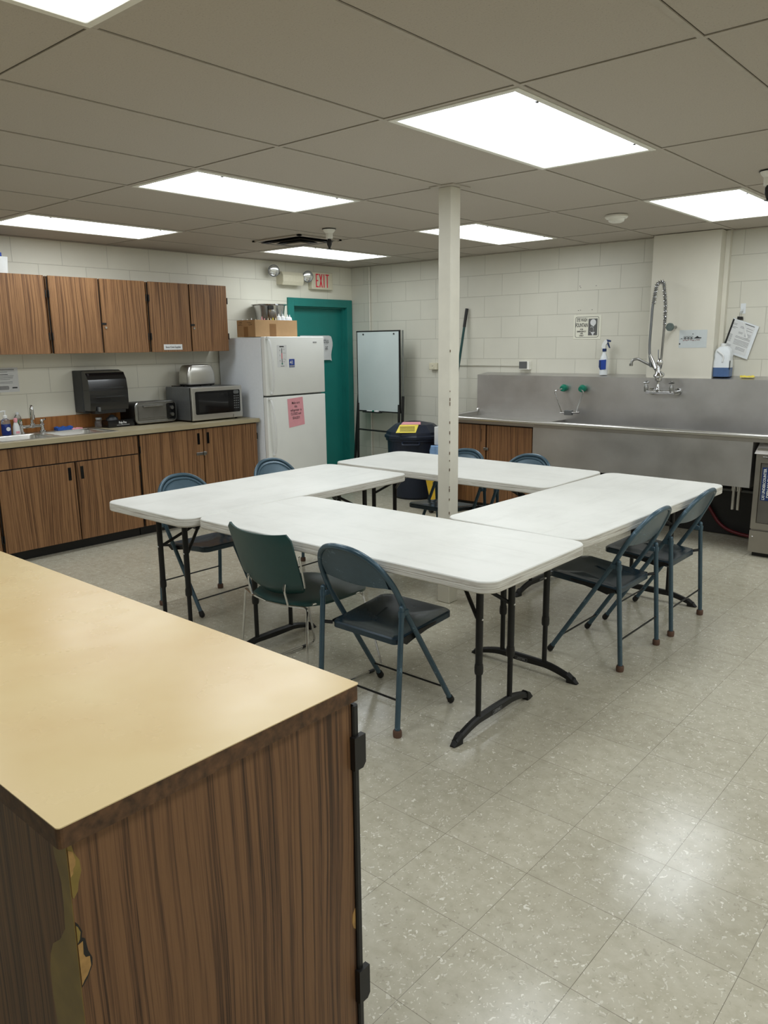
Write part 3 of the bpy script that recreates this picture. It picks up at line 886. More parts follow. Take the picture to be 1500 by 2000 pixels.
# black box of bags
t = thing('bag_box', 'flat black box lettered Poly Pro in front of the toaster oven', 'box', (-6.12, 3.55, CZ1))
bm = B(); box(bm, -6.17, -6.06, 3.43, 3.68, CZ1 + 0.001, CZ1 + 0.062, 0.003, 1); obj('carton', bm, 'blackgloss', t)
bm = B(); text_into(bm, 'Poly Pro', (-6.0595, 3.565, CZ1 + 0.038), (0, 1, 0), (0, 0, 1), 0.026, 0.8, bold=0.03)
box(bm, -6.0596, -6.0592, 3.51, 3.63, CZ1 + 0.018, CZ1 + 0.020); obj('lettering', bm, 'paper', t)
bm = B()
rnd = random.Random(4)
loft(bm, [[(-6.115 + 0.035 * s * math.cos(a), 3.50 + 0.055 * s * math.sin(a), CZ1 + 0.062 + h) for a in [k * PI / 5 for k in range(10)]] for s, h in ((1, 0), (0.9, 0.018), (0.55, 0.03), (0.25, 0.044))])
obj('plastic_bag', bm, 'charcoal', t, True)

# towel dispenser
t = thing('paper_towel_dispenser', 'smoky black paper towel dispenser mounted on the left wall above the worktop', 'towel dispenser', (WA, 3.45, 1.03))
bm = B(); box(bm, WA, -6.17, 3.285, 3.645, 1.035, 1.385, 0.008); obj('housing', bm, 'charcoal', t)
bm = B()
prof = [(-6.170, 1.055), (-6.075, 1.055), (-6.062, 1.12), (-6.062, 1.22), (-6.075, 1.31), (-6.11, 1.365), (-6.170, 1.38)]
prism(bm, [(a, 3.29, b) for a, b in prof], (0, 0.35, 0)); obj('cover', bm, 'smoke', t)
bm = B(); box(bm, -6.064, -6.058, 3.34, 3.60, 1.238, 1.243); box(bm, -6.064, -6.057, 3.34, 3.60, 1.165, 1.169); obj('ridge', bm, 'charcoal', t)
bm = B(); box(bm, -6.15, -6.07, 3.33, 3.61, 1.03, 1.056); obj('chute', bm, 'black', t)
bm = B(); box(bm, -6.075, -6.05, 3.35, 3.372, 1.048, 1.085, 0.003, 1); obj('lever', bm, 'grey_metal', t)

# toaster oven
t = thing('toaster_oven', 'black and silver toaster oven between the towel dispenser and the microwave', 'toaster oven', (-6.15, 3.88, CZ1))
y0, y1, z0, z1 = 3.675, 4.095, CZ1 + 0.012, 1.105
bm = B()
def tor(i, z=0): return [(p[0], p[1]) for p in rrect((y0 + y1) / 2, (z0 + z1) / 2, (y1 - y0) - 2 * i, (z1 - z0) - 2 * i, max(0.045 - i, 0.008), 6)]
loft(bm, [[(-6.29, a, b) for a, b in tor(0.01)], [(-6.05, a, b) for a, b in tor(0.0)]]); obj('shell', bm, 'black', t, True)
bm = B()
loft(bm, [[(-6.05, a, b) for a, b in tor(0.0)], [(-6.036, a, b) for a, b in tor(0.0)], [(-6.030, a, b) for a, b in tor(0.006)], [(-6.030, a, b) for a, b in tor(0.013)], [(-6.038, a, b) for a, b in tor(0.016)]], True, True); obj('bezel', bm, 'brushed', t, True)
bm = B(); box(bm, -6.038, -6.031, y0 + 0.03, y1 - 0.105, z0 + 0.028, z1 - 0.032, 0.004, 1); d = obj('door', bm, 'window_grey', t)
bm = B(); box(bm, -6.031, -6.014, y0 + 0.075, y1 - 0.15, z1 - 0.046, z1 - 0.030, 0.003, 1); obj('handle', bm, 'brushed', d)
bm = B(); box(bm, -6.0309, -6.029, y0 + 0.04, y1 - 0.12, z0 + 0.052, z0 + 0.056); obj('rack_line', bm, 'brushed', d)
bm = B(); box(bm, -6.038, -6.0305, y1 - 0.10, y1 - 0.018, z0 + 0.022, z1 - 0.024, 0.004, 1); p = obj('control_panel', bm, 'blackgloss', t)
for zz in (z0 + 0.065, z0 + 0.125):
    bm = B(); cyl(bm, (-6.031, y1 - 0.055, zz), (-6.016, y1 - 0.055, zz), 0.019, 0.016, 18); box(bm, -6.017, -6.010, y1 - 0.059, y1 - 0.051, zz - 0.016, zz + 0.016); obj('knob', bm, 'brushed', p, True)
bm = B()
for yy in (y0 + 0.04, y1 - 0.04):
    for xx in (-6.27, -6.07): cyl(bm, (xx, yy, CZ1 + 0.0005), (xx, yy, CZ1 + 0.014), 0.010)
obj('foot', bm, 'rubber', t)

# microwave
t = thing('microwave', 'stainless microwave oven beside the refrigerator, carrying the toaster', 'microwave', (-6.03, 4.41, CZ1))
y0, y1, z0, z1 = 4.13, 4.695, CZ1 + 0.014, 1.212
bm = B(); box(bm, -6.24, -5.875, y0, y1, z0, z1, 0.004, 1); obj('case', bm, 'grey_metal', t)
bm = B(); box(bm, -5.875, -5.868, y0, y1, z0, z1); obj('gasket', bm, 'black', t)
bm = B(); box(bm, -5.868, -5.845, y0 + 0.003, y1, z0, z1, 0.005); f_ = obj('front_panel', bm, 'appliance', t)
bm = B(); prism(bm, [(-5.8452, a, b) for a, b in rrect((y0 + 0.03 + y1 - 0.02) / 2, (z0 + z1) / 2 + 0.008, (y1 - y0) - 0.065, (z1 - z0) - 0.088, 0.014)], (0.0025, 0, 0)); w = obj('window', bm, 'blackgloss', t)
bm = B(); prism(bm, [(-5.8427, a, b) for a, b in rrect(y0 + 0.235, (z0 + z1) / 2 + 0.008, 0.33, 0.165, 0.006)], (0.0006, 0, 0)); obj('mesh_screen', bm, 'smoke', w)
bm = B()
prism(bm, [(-5.8427, a, b) for a, b in rrect(y1 - 0.072, z1 - 0.058, 0.062, 0.032, 0.014)], (0.002, 0, 0))
for r in range(6):
    for c in range(3):
        yy, zz = y1 - 0.094 + c * 0.022, z1 - 0.092 - r * 0.022
        box(bm, -5.8427, -5.8412, yy - 0.007, yy + 0.007, zz - 0.006, zz + 0.004)
obj('keypad', bm, 'grey_metal', w)
bm = B(); box(bm, -5.8452, -5.843, y1 - 0.112, y1 - 0.110, z0 + 0.004, z0 + 0.034); obj('seam', bm, 'black', t)
bm = B()
for yy in (y0 + 0.04, y1 - 0.04):
    for xx in (-6.2, -5.90): cyl(bm, (xx, yy, CZ1 + 0.0005), (xx, yy, CZ1 + 0.016), 0.012)
obj('foot', bm, 'rubber', t)
# toaster
t = thing('toaster', 'brushed steel two-slice toaster standing on top of the microwave', 'toaster', (-6.11, 4.39, 1.212))
y0, y1, z0, z1 = 4.235, 4.545, 1.232, 1.405
bm = B()
def tr(w, s, z): return [(-6.11 + (p[0]) * 1.0, p[1], z) for p in rrect(0, (y0 + y1) / 2, 0.165 * w, (y1 - y0) * s, 0.03, 5)]
loft(bm, [tr(1, .97, z0), tr(1.02, 1.0, z0 + 0.02), tr(1.0, 0.97, z0 + 0.10), tr(0.95, 0.86, z1 - 0.02), tr(0.86, 0.78, z1 - 0.004), tr(0.7, 0.72, z1)]); obj('shell', bm, 'appliance', t, True)
bm = B(); loft(bm, [tr(0.94, .95, z0 - 0.012), tr(1.0, 0.98, z0)])
for yy in (y0 + 0.04, (y0 + y1) / 2, y1 - 0.04): cyl(bm, (-6.06, yy, 1.2125), (-6.06, yy, z0 - 0.01), 0.008); cyl(bm, (-6.16, yy, 1.2125), (-6.16, yy, z0 - 0.01), 0.008)
obj('base', bm, 'black', t)
bm = B()
for xx in (-6.135, -6.085): box(bm, xx - 0.012, xx + 0.012, y0 + 0.05, y1 - 0.05, z1 - 0.002, z1 + 0.001)
obj('slot', bm, 'black', t)
bm = B(); box(bm, -6.12, -6.10, y1 - 0.008, y1 + 0.022, z0 + 0.045, z0 + 0.065, 0.003, 1)
for k in range(3): cyl(bm, (-6.07, y1 - 0.015, z0 + 0.06 + k * 0.022), (-6.07, y1 + 0.006 - 0.012 * k, z0 + 0.06 + k * 0.022), 0.006)
obj('lever', bm, 'black', t)
bm = B(); tube(bm, fillet([(-6.16, y0 + 0.02, 1.218), (-6.13, y0 - 0.04, 1.218), (-6.22, y0 - 0.05, 1.218)], 0.02), 0.004, 6); obj('cord', bm, 'black', t, True)

# wall notice and items on the cabinets
t = thing('paper_notice', 'white printed notice taped to the wall above the sink, at the left photo edge', 'notice', (WA + 0.001, 2.70, 1.235))
bm = B(); box(bm, WA + 0.0005, WA + 0.002, 2.56, 2.835, 1.235, 1.425); obj('sheet', bm, 'paper', t)
bm = B()
rnd = random.Random(2)
for k in range(12):
    if k in (3, 9): continue
    z = 1.408 - k * 0.0095
    box(bm, WA + 0.0021, WA + 0.0025, 2.60, 2.60 + rnd.uniform(0.15, 0.21), z, z + (0.004 if k in (0, 4) else 0.0022))
box(bm, WA + 0.0021, WA + 0.0025, 2.78, 2.82, 1.262, 1.272)
obj('print', bm, 'ink', t)
bm = B(); prism(bm, [(WA + 0.0021, a, b) for a, b in rrect(2.69, 1.268, 0.13, 0.03, 0.01)], (0.0004, 0, 0)); obj('grey_panel', bm, 'greyink', t)
t = thing('storage_tub', 'white tub on top of the wall cabinets, cut by the left photo edge', 'container', (-6.15, 2.60, 2.115))
bm = B(); loft(bm, [rr3(-6.25, -6.06, 2.45, 2.735, 0.02, 2.1155), rr3(-6.27, -6.04, 2.43, 2.735, 0.02, 2.235)]); obj('body', bm, 'white', t, True)
bm = B(); loft(bm, [rr3(-6.275, -6.035, 2.42, 2.69, 0.02, 2.236), rr3(-6.275, -6.035, 2.42, 2.69, 0.02, 2.262)]); obj('lid', bm, 'blue', t, True)

# =================================================================== REFRIGERATOR
FX, FY0, FY1, FZ = -5.60, 4.79, 5.553, 1.652
t = thing('refrigerator', 'white top-freezer refrigerator between the worktop and the teal door', 'refrigerator', (-5.95, 5.17, 0))
bm = B(); box(bm, -6.29, FX - 0.062, FY0 + 0.004, FY1 - 0.004, 0.04, FZ - 0.006, 0.004, 1); obj('cabinet', bm, 'white_side', t)
bm = B(); box(bm, FX - 0.062, FX - 0.055, FY0 + 0.008, FY1 - 0.008, 0.1, FZ - 0.01); obj('gasket', bm, 'grey_metal', t)
bm = B(); box(bm, FX - 0.055, FX, FY0, FY1, 1.113, FZ, 0.008, 3); d1 = obj('freezer_door', bm, 'white_enamel', t, True)
bm = B(); box(bm, FX - 0.055, FX, FY0, FY1, 0.11, 1.098, 0.008, 3); d2 = obj('fridge_door', bm, 'white_enamel', t, True)
bm = B(); box(bm, FX - 0.06, FX - 0.02, FY0 + 0.01, FY1 - 0.01, 0.02, 0.10); obj('grille', bm, 'grey_metal', t)
bm = B(); box(bm, -6.25, FX - 0.08, FY0 + 0.03, FY1 - 0.03, 0.0, 0.04); obj('foot', bm, 'black', t)
def fhandle(z0, z1, par, flip):
    bm = B()
    n = 16
    rings = []
    for k in range(n + 1):
        u = k / n
        z = z0 + (z1 - z0) * u
        out = 0.016 + 0.034 * math.sin(PI * min(1, max(0, u))) ** 0.6
        y = FY0 + 0.030 + 0.030 * (u if flip else (1 - u)) ** 1.6 if False else FY0 + 0.026 + 0.034 * ((u) if flip else (1 - u)) ** 0.5 * 0.9
        rings.append([(FX + out + 0.008 * math.cos(a), y + 0.013 * math.sin(a), z) for a in [i * PI / 4 for i in range(8)]])
    loft(bm, rings)
    for z, s in ((z0, 1), (z1, -1)):
        yy = rings[0 if z == z0 else -1]
        yc = sum(p[1] for p in yy) / 8
        box(bm, FX - 0.001, FX + 0.026, yc - 0.013, yc + 0.013, z - 0.012, z + 0.012, 0.004, 1)
    obj('handle', bm, 'white', par, True)
fhandle(1.135, 1.640, d1, False)
fhandle(0.56, 1.085, d2, False)
bm = B(); box(bm, FX, FX + 0.002, 5.40, 5.45, 1.592, 1.604); obj('badge', bm, 'greyink', d1)
# notes on the fridge
t = thing('thermometer_sticker', 'white thermometer chart stuck on the freezer door', 'sticker', (FX, 5.0, 1.38))
bm = B(); box(bm, FX + 0.0003, FX + 0.0012, 4.935, 5.055, 1.372, 1.575); obj('sheet', bm, 'paper', t)
bm = B()
box(bm, FX + 0.0013, FX + 0.0017, 4.990, 4.997, 1.41, 1.545); box(bm, FX + 0.0013, FX + 0.0017, 4.965, 5.02, 1.556, 1.566)
for z in (1.42, 1.445, 1.50, 1.535): box(bm, FX + 0.0013, FX + 0.0017, 5.005, 5.03, z, z + 0.0016)
for z, s in ((1.525, '0'), (1.48, '5'), (1.43, '8')): text_into(bm, s, (FX + 0.0013, 4.968, z), (0, 1, 0), (0, 0, 1), 0.018, 1.0)
for y in (5.036, ): text_into(bm, 'F', (FX + 0.0013, y, 1.498), (0, 1, 0), (0, 0, 1), 0.014); text_into(bm, 'C', (FX + 0.0013, y, 1.44), (0, 1, 0), (0, 0, 1), 0.014)
box(bm, FX + 0.0013, FX + 0.0017, 4.975, 5.02, 1.379, 1.383)
obj('scale', bm, 'ink', t)
bm = B(); box(bm, FX + 0.0018, FX + 0.0024, 4.990, 4.997, 1.45, 1.50); obj('red_column', bm, 'red', t)
bm = B(); lathe(bm, [(0.008, 0), (0.008, 0.001)], (0, 0, 0), 12); bmesh.ops.transform(bm, matrix=Matrix.Translation((FX + 0.0013, 4.9935, 1.403)) @ Matrix.Rotation(PI / 2, 4, 'Y'), verts=bm.verts[:]); obj('bulb', bm, 'green_cap', t)
t = thing('temperature_magnet', 'small blue square magnet reading 41 on the freezer door', 'magnet', (FX, 5.12, 1.37))
bm = B(); box(bm, FX + 0.0003, FX + 0.002, 5.082, 5.150, 1.367, 1.444); obj('tile', bm, 'blue', t)
bm = B(); text_into(bm, '41', (FX + 0.0021, 5.112, 1.412), (0, 1, 0), (0, 0, 1), 0.046, 0.95, bold=0.03); obj('lettering', bm, 'paper', t)
bm = B(); box(bm, FX + 0.0021, FX + 0.0025, 5.086, 5.146, 1.371, 1.386); obj('footer', bm, 'greyink', t)
t = thing('pink_notice', 'pink paper notice about keeping the refrigerator closed, on the lower door', 'notice', (FX, 5.14, 0.81))
bm = B(); prism(bm, [(FX + 0.001, 5.040, 1.070), (FX + 0.001, 5.052, 0.795), (FX + 0.001, 5.258, 0.815), (FX + 0.001, 5.240, 1.082)], (0.0008, 0, 0)); obj('sheet', bm, 'pink', t)
bm = B()
for s, z in (('Make sure', 1.030), ('this', 0.995), ('refrigerator  is', 0.960), ('CLOSED and', 0.925), ('SEALED!!', 0.885)):
    text_into(bm, s, (FX + 0.002, 5.146, z), (0, 1, 0.03), (0, 0, 1), 0.034, 0.72, bold=0.012)
obj('lettering', bm, 'ink', t)

# carton with squeeze bottles, pot
t = thing('cardboard_box', 'open brown cardboard box on top of the refrigerator', 'box', (-5.87, 5.06, FZ))
cx0, cx1, cy0, cy1, cz0, cz1 = -6.0, -5.735, 4.80, 5.325, FZ + 0.001, 1.806
bm = B(); box(bm, cx1 - 0.006, cx1, cy0, cy1, cz0, cz1); box(bm, cx0, cx0 + 0.006, cy0, cy1, cz0, cz1); box(bm, cx0 + .006, cx1 - .006, cy1 - 0.006, cy1, cz0, cz1); box(bm, cx0 + .006, cx1 - .006, cy0 + .006, cy1 - .006, cz0, cz0 + 0.005)
obj('wall', bm, 'carton', t)
bm = B(); box(bm, cx0 + 0.006, cx1 - 0.006, cy0, cy0 + 0.006, cz0, cz1); obj('side_wall', bm, 'carton_side', t)
bm = B(); box(bm, cx1, cx1 + 0.001, 4.975, 5.055, cz0, cz1 - 0.035); obj('tape', bm, 'tape', t)
bm = B(); box(bm, -5.90, -5.84, cy0 - 0.001, cy0, cz0, cz1 - 0.06); obj('tape', bm, 'tape', t)
bm = B(); text_into(bm, 'Snow cone', (-5.93, cy0 - 0.0008, cz1 - 0.03), (1, 0, 0), (0, 0, 1), 0.03, 0.6); text_into(bm, 'bottles', (-5.80, cy0 - 0.0008, cz1 - 0.045), (1, 0, 0.1), (0, 0, 1), 0.03, 0.6); bm.free()
bm = B()
rnd = random.Random(9)
for (a, b, z) in ((-5.97, -5.925, -0.022), (-5.975, -5.92, -0.042), (-5.85, -5.79, -0.026), (-5.83, -5.78, -0.042)):
    pts = [(a + (b - a) * k / 8, cy0 - 0.0008, cz1 + z + rnd.uniform(-.005, .005)) for k in range(9)]
    tube(bm, pts, 0.0012, 4)
obj('handwriting', bm, 'ink', t)
sq = [(-5.78, 5.135, 'clearish', 'white squeeze bottle in the cardboard box, leftmost of the upright row', 0.052),
      (-5.79, 5.195, 'clearish', 'white squeeze bottle in the cardboard box, second of the upright row', 0.052),
      (-5.78, 5.245, 'clearish', 'white squeeze bottle in the cardboard box, third of the upright row', 0.045),
      (-5.80, 5.292, 'clearish', 'white squeeze bottle at the right end of the cardboard box', 0.045)]
for x, y, m_, lab, hh in sq:
    t = thing('squeeze_bottle', lab, 'bottle', (x, y, cz0 + 0.006), 'squeeze bottles in the cardboard box')
    bm = B(); lathe(bm, [(0.022, 0), (0.024, 0.01), (0.024, 0.125 + hh - 0.02), (0.020, 0.135 + hh - 0.02)], (x, y, cz0 + 0.006), 16); obj('body', bm, m_, t, True)
    bm = B(); lathe(bm, [(0.022, 0.115 + hh), (0.018, 0.130 + hh), (0.007, 0.137 + hh), (0.003, 0.158 + hh)], (x, y, cz0 + 0.006), 14); obj('nozzle', bm, 'white', t, True)
tips = [(-5.95, 4.83, 'white', 0.012), (-5.88, 4.83, 'white', 0.010), (-5.82, 4.83, 'white', 0.020), (-5.76, 4.83, 'ivory', 0.008), (-5.76, 4.86, 'ivory', 0.006),
        (-5.765, 4.91, 'pinkplastic', 0.034), (-5.77, 4.945, 'pinkplastic', 0.018), (-5.765, 4.985, 'ivory', 0.022), (-5.765, 5.02, 'ivory', 0.02), (-5.77, 5.05, 'yellow_paper', 0.026), (-5.765, 5.08, 'ivory', 0.024), (-5.79, 5.10, 'yellow_paper', 0.02)]
names = ['at the left end of the cardboard box', 'second from the left end of the cardboard box', 'third along the side of the cardboard box', 'at the near corner of the cardboard box', 'just right of the near corner of the cardboard box',
         'tallest pink one in the cardboard box', 'shorter pink one in the cardboard box', 'first cream one right of the pink ones', 'second cream one right of the pink ones', 'yellow one above the tape strip', 'cream one left of the white squeeze bottles', 'yellow one beside the white squeeze bottles']
for (x, y, m_, h), nm in zip(tips, names):
    t = thing('squeeze_bottle', 'small flavour bottle tip poking out, ' + nm, 'bottle', (x, y, cz0 + 0.006), 'small bottles in the cardboard box')
    bm = B(); lathe(bm, [(0.012, 0), (0.013, 0.01), (0.013, 0.12), (0.010, 0.13)], (x, y, cz0 + 0.006), 12); obj('body', bm, 'clearish', t, True)
    bm = B(); lathe(bm, [(0.009, 0.130), (0.008, 0.138), (0.003, 0.145 + h)], (x, y, cz0 + 0.006), 10); obj('nozzle', bm, m_, t, True)
t = thing('steel_bain_marie', 'shiny steel pot with a flared rim behind the cardboard box on the refrigerator', 'pot', (-6.135, 5.33, FZ))
bm = B(); lathe(bm, [(0.105, 0.0), (0.115, 0.01), (0.155, 0.308), (0.182, 0.316), (0.182, 0.320), (0.150, 0.318), (0.145, 0.28)], (-6.135, 5.33, FZ), 32); obj('body', bm, 'chrome', t, True)
t = thing('steel_pitcher', 'tall steel cup with a black grip standing in the cardboard box before the pot', 'cup', (-5.95, 5.10, FZ + 0.006))
bm = B(); lathe(bm, [(0.028, 0.0), (0.034, 0.28), (0.040, 0.288), (0.040, 0.292)], (-5.95, 5.10, FZ + 0.006), 18); obj('body', bm, 'brushed', t, True)
bm = B(); box(bm, -5.97, -5.935, 5.142, 5.215, FZ + 0.262, FZ + 0.302, 0.005, 1); obj('grip', bm, 'black', t)

# note on the teal door
t = thing('door_note', 'white paper note with curled edge hanging on the teal door', 'notice', (WA - 0.07, 6.2, 1.40))
bm = B()
n = 14
v0 = []; v1 = []
for i in range(n + 1):
    u = i / n
    y = 5.97 + 0.47 * u
    xb = WA - 0.068 + 0.012 * math.sin(u * 6) ** 2 + 0.02 * max(0, u - 0.8) * 5 * 0.5
    v0.append([bm.verts.new((xb + 0.01 * math.sin(v * 2.4), y + (0.016 * math.sin(v * 6.0) if i == n else 0), 1.675 - 0.01 * (u > 0.93) - v * 0.27)) for v in [j / 8 for j in range(9)]])
for a, b in zip(v0, v0[1:]):
    for j in range(8): bm.faces.new((a[j], b[j], b[j + 1], a[j + 1]))
obj('sheet', bm, 'paper', t, True)
bm = B()
for s, y, z in (('this', 6.365, 1.615), ('at', 6.37, 1.545)):
    text_into(bm, s, (WA - 0.028, y - 0.035, z), (0, 1, 0), (0, 0, 1), 0.075, 0.75)
obj('lettering', bm, 'ink', t)

# emergency light + exit sign
t = thing('emergency_light', 'beige twin-head emergency light on the wall beside the exit sign', 'emergency light', (WA, 5.80, 2.17))
bm = B(); prism(bm, [(WA, 5.60, 2.19), (WA + 0.09, 5.60, 2.185), (WA + 0.105, 5.60, 2.22), (WA + 0.105, 5.60, 2.28), (WA + 0.085, 5.60, 2.315), (WA, 5.60, 2.318)], (0, 0.29, 0)); obj('housing', bm, 'ivory', t)
for yy, zz in ((5.49, 2.315), (5.965, 2.283)):
    bm = B()
    n_ = 'lamp_head'
    lathe(bm, [(0.012, -0.05), (0.035, -0.035), (0.056, 0.0), (0.060, 0.012), (0.056, 0.016)], (0, 0, 0), 24)
    mm = Matrix.Translation((WA + 0.085, yy, zz)) @ Matrix.Rotation(math.radians(-25), 4, 'Z') @ Matrix.Rotation(math.radians(97), 4, 'Y')
    bmesh.ops.transform(bm, matrix=mm, verts=bm.verts[:]); h = obj(n_, bm, 'grey_metal', t, True)
    bm = B(); lathe(bm, [(0.052, 0.0155), (0.046, 0.020), (0.02, 0.023), (0.002, 0.024)], (0, 0, 0), 24); bmesh.ops.transform(bm, matrix=mm, verts=bm.verts[:]); obj('lens', bm, 'lens', h, True)
    bm = B(); tube(bm, [(WA + 0.05, 5.60 if yy < 5.7 else 5.89, 2.30 if yy < 5.7 else 2.29), (WA + 0.06, yy, zz)], 0.010, 8); obj('arm', bm, 'grey_metal', t, True)
t = thing('exit_sign', 'white EXIT sign with red letters above the teal door', 'exit sign', (WA, 6.32, 2.16))
bm = B(); box(bm, WA, WA + 0.065, 6.05, 6.365, 2.160, 2.340, 0.005, 1); obj('housing', bm, 'ivory', t)
bm = B()
def rect(y0, y1, z0, z1): box(bm, WA + 0.065, WA + 0.0662, y0, y1, z0, z1)
EZ0, EZ1 = 2.182, 2.322
y = 6.105
rect(y, y + .014, EZ0, EZ1); rect(y + .014, y + .042, EZ1 - .013, EZ1); rect(y + .014, y + .036, (EZ0 + EZ1) / 2 - .006, (EZ0 + EZ1) / 2 + .006); rect(y + .014, y + .042, EZ0, EZ0 + .013)
y = 6.155
for a, b in ((0, 1), (1, 0)):
    prism(bm, [(WA + .065, y + a * .038, EZ0), (WA + .065, y + a * .038 + .015, EZ0), (WA + .065, y + b * .038 + .015, EZ1), (WA + .065, y + b * .038, EZ1)], (.0012 + .0002 * a, 0, 0))
rect(6.222, 6.236, EZ0, EZ1)
rect(6.272, 6.286, EZ0, EZ1 - .013); rect(6.253, 6.305, EZ1 - .013, EZ1)
obj('lettering', bm, 'red', t)

# =================================================================== STEEL SINK ALONG THE BACK WALL
KX0, KX1, KY = -4.45, -0.95, 5.97
t = thing('commercial_sink', 'long stainless sink counter with tall backsplash along the back wall', 'sink', (-2.7, 6.35, 0))
bm = B()
prism(bm, [(KX0, 6.55, 0.845), (KX0, 6.55, 1.264), (KX0, WB - 0.002, 1.284), (KX0, WB - 0.002, 1.27), (KX0, 6.562, 1.250), (KX0, 6.562, 0.845)], (KX1 - KX0, 0, 0))
obj('backsplash', bm, 'steel', t)
bm = B(); box(bm, KX0, KX0 + 0.0015, 6.5625, WB - 0.002, 0.845, 1.249); obj('backsplash_end', bm, 'steel', t)
bm = B(); tube(bm, [(KX0 + 0.02, KY + 0.012, 0.888), (KX1, KY + 0.012, 0.888)], 0.0165, 12); obj('rim', bm, 'appliance', t, True)
bm = B(); box(bm, KX0, -3.47, KY + 0.02, 6.549, 0.862, 0.870); obj('drainboard', bm, 'appliance', t)
bm = B(); tube(bm, fillet([(KX0 + 0.012, KY + 0.012, 0.890), (KX0 + 0.012, 6.53, 0.905), (KX0 + 0.012, 6.545, 0.93)], 0.02), 0.012, 10); box(bm, KX0 + 0.001, KX0 + 0.005, KY + 0.02, 6.549, 0.866, 0.90); obj('side_splash', bm, 'appliance', t, True)
bm = B(); box(bm, KX0 + 0.01, KX1, KY + 0.022, KY + 0.03, 0.845, 0.878); obj('fascia', bm, 'steel2', t)
# basin
bx0, bx1, by0, by1, bz = -3.485, -1.665, KY + 0.03, 6.549, 0.505
bm = B(); box(bm, bx0, bx1, by0, by0 + 0.006, bz, 0.870); obj('apron', bm, 'steel', t)
bm = B(); box(bm, bx0, bx0 + 0.005, by0 + 0.006, by1, bz, 0.861); obj('basin_side', bm, 'steel', t)
bm = B(); box(bm, bx1 - 0.005, bx1, by0 + 0.006, by1, bz, 0.861); obj('basin_side', bm, 'steel', t)
bm = B(); box(bm, bx0 + 0.005, bx1 - 0.005, by0 + 0.006, by1, bz, bz + 0.005); obj('basin_floor', bm, 'steel', t)
bm = B(); box(bm, bx0 + 0.005, bx1 - 0.005, by1 - 0.005, by1, bz + 0.005, 0.845); obj('basin_back', bm, 'steel', t)
bm = B(); box(bm, bx1 + 0.0005, KX1, KY + 0.03, 6.549, 0.866, 0.872); obj('end_top', bm, 'sink_steel', t)
for x, y in ((-1.69, 6.5), (KX1 - 0.03, 6.05), (KX1 - 0.03, 6.51)):
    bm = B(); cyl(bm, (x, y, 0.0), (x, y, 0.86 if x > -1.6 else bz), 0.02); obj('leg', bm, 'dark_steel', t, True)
for x in (-1.86, -1.82):
    bm = B(); tube(bm, [(x, 6.3, bz), (x, 6.3, 0.27)], 0.014, 10); cyl(bm, (x, 6.3, 0.42), (x, 6.3, 0.46), 0.02); obj('drain_pipe', bm, 'chrome', t, True)
bm = B(); tube(bm, [(-3.4, 6.535, 0.38), (-1.7, 6.535, 0.38)], 0.012, 8); obj('supply_pipe', bm, 'grey_metal', t, True)
bm = B(); box(bm, -3.46, -1.0, 6.552, 6.572, 0.005, 0.84); obj('shade_panel', bm, 'black', t)  # black sheet added to stand in for the shade under the basin

# wooden cabinet under the drainboard
t = thing('base_cabinet', 'walnut cabinet under the left end of the steel sink, small latch between doors', 'cabinet', (-3.97, 6.35, 0))
bm = B(); box(bm, -4.44, -3.50, 6.05, 6.70, 0.09, 0.843); obj('body', bm, 'wood_sink', t)
bm = B(); box(bm, -4.43, -3.505, 6.045, 6.0499, 0.095, 0.842); obj('face_frame', bm, 'black', t)
bm = B(); box(bm, -4.44, -3.50, 6.12, 6.68, 0, 0.089); obj('kick_board', bm, 'black', t)
for k, (a, b) in enumerate(((-4.43, -3.996), (-3.982, -3.51))):
    bm = B(); box(bm, a, b, 6.026, 6.0445, 0.10, 0.832, 0.0015, 1); d = obj('door', bm, 'wood_sink', t)
    hx = b - 0.055 if k == 0 else a + 0.04
    bm = B(); prism(bm, [(hx + p[0], 6.0262, 0.735 + p[1]) for p in rrect(0, 0, 0.022, 0.12, 0.010)], (0, -0.004, 0)); obj('handle', bm, 'wood_front', d)
bm = B(); box(bm, -4.012, -3.962, 6.014, 6.026, 0.600, 0.624, 0.002, 1); cyl(bm, (-3.984, 6.026, 0.612), (-3.984, 6.006, 0.612), 0.012); obj('latch', bm, 'brushed', t)

# eye wash fountain
t = thing('eyewash_fountain', 'chrome eyewash arm with two green valves on the steel backsplash', 'eyewash', (-3.36, 6.5, 0.93))
for x0, x1, xb in ((-3.475, -3.525, -3.42), (-3.29, -3.235, -3.275)):
    bm = B(); cyl(bm, (x0, 6.55, 1.16), (x0, 6.51, 1.16), 0.028, 0.034, 18); cyl(bm, (x0, 6.51, 1.16), (x0, 6.48, 1.155), 0.034, 0.024, 18); obj('valve', bm, 'green_cap', t, True)
    bm = B(); tube(bm, fillet([(x0, 6.485, 1.155), (x1, 6.43, 1.138), (xb - 0.02, 6.42, 0.955)], [0, 0.025, 0]), 0.0055, 8, rr=None); obj('arm', bm, 'chrome', t, True)
bm = B(); cyl(bm, (-3.452, 6.42, 0.945), (-3.262, 6.42, 0.952), 0.011, seg=14); obj('crossbar', bm, 'chrome', t, True)
bm = B(); box(bm, -3.405, -3.335, 6.40, 6.445, 0.925, 0.968, 0.003, 1); obj('mixer_block', bm, 'grey_metal', t)

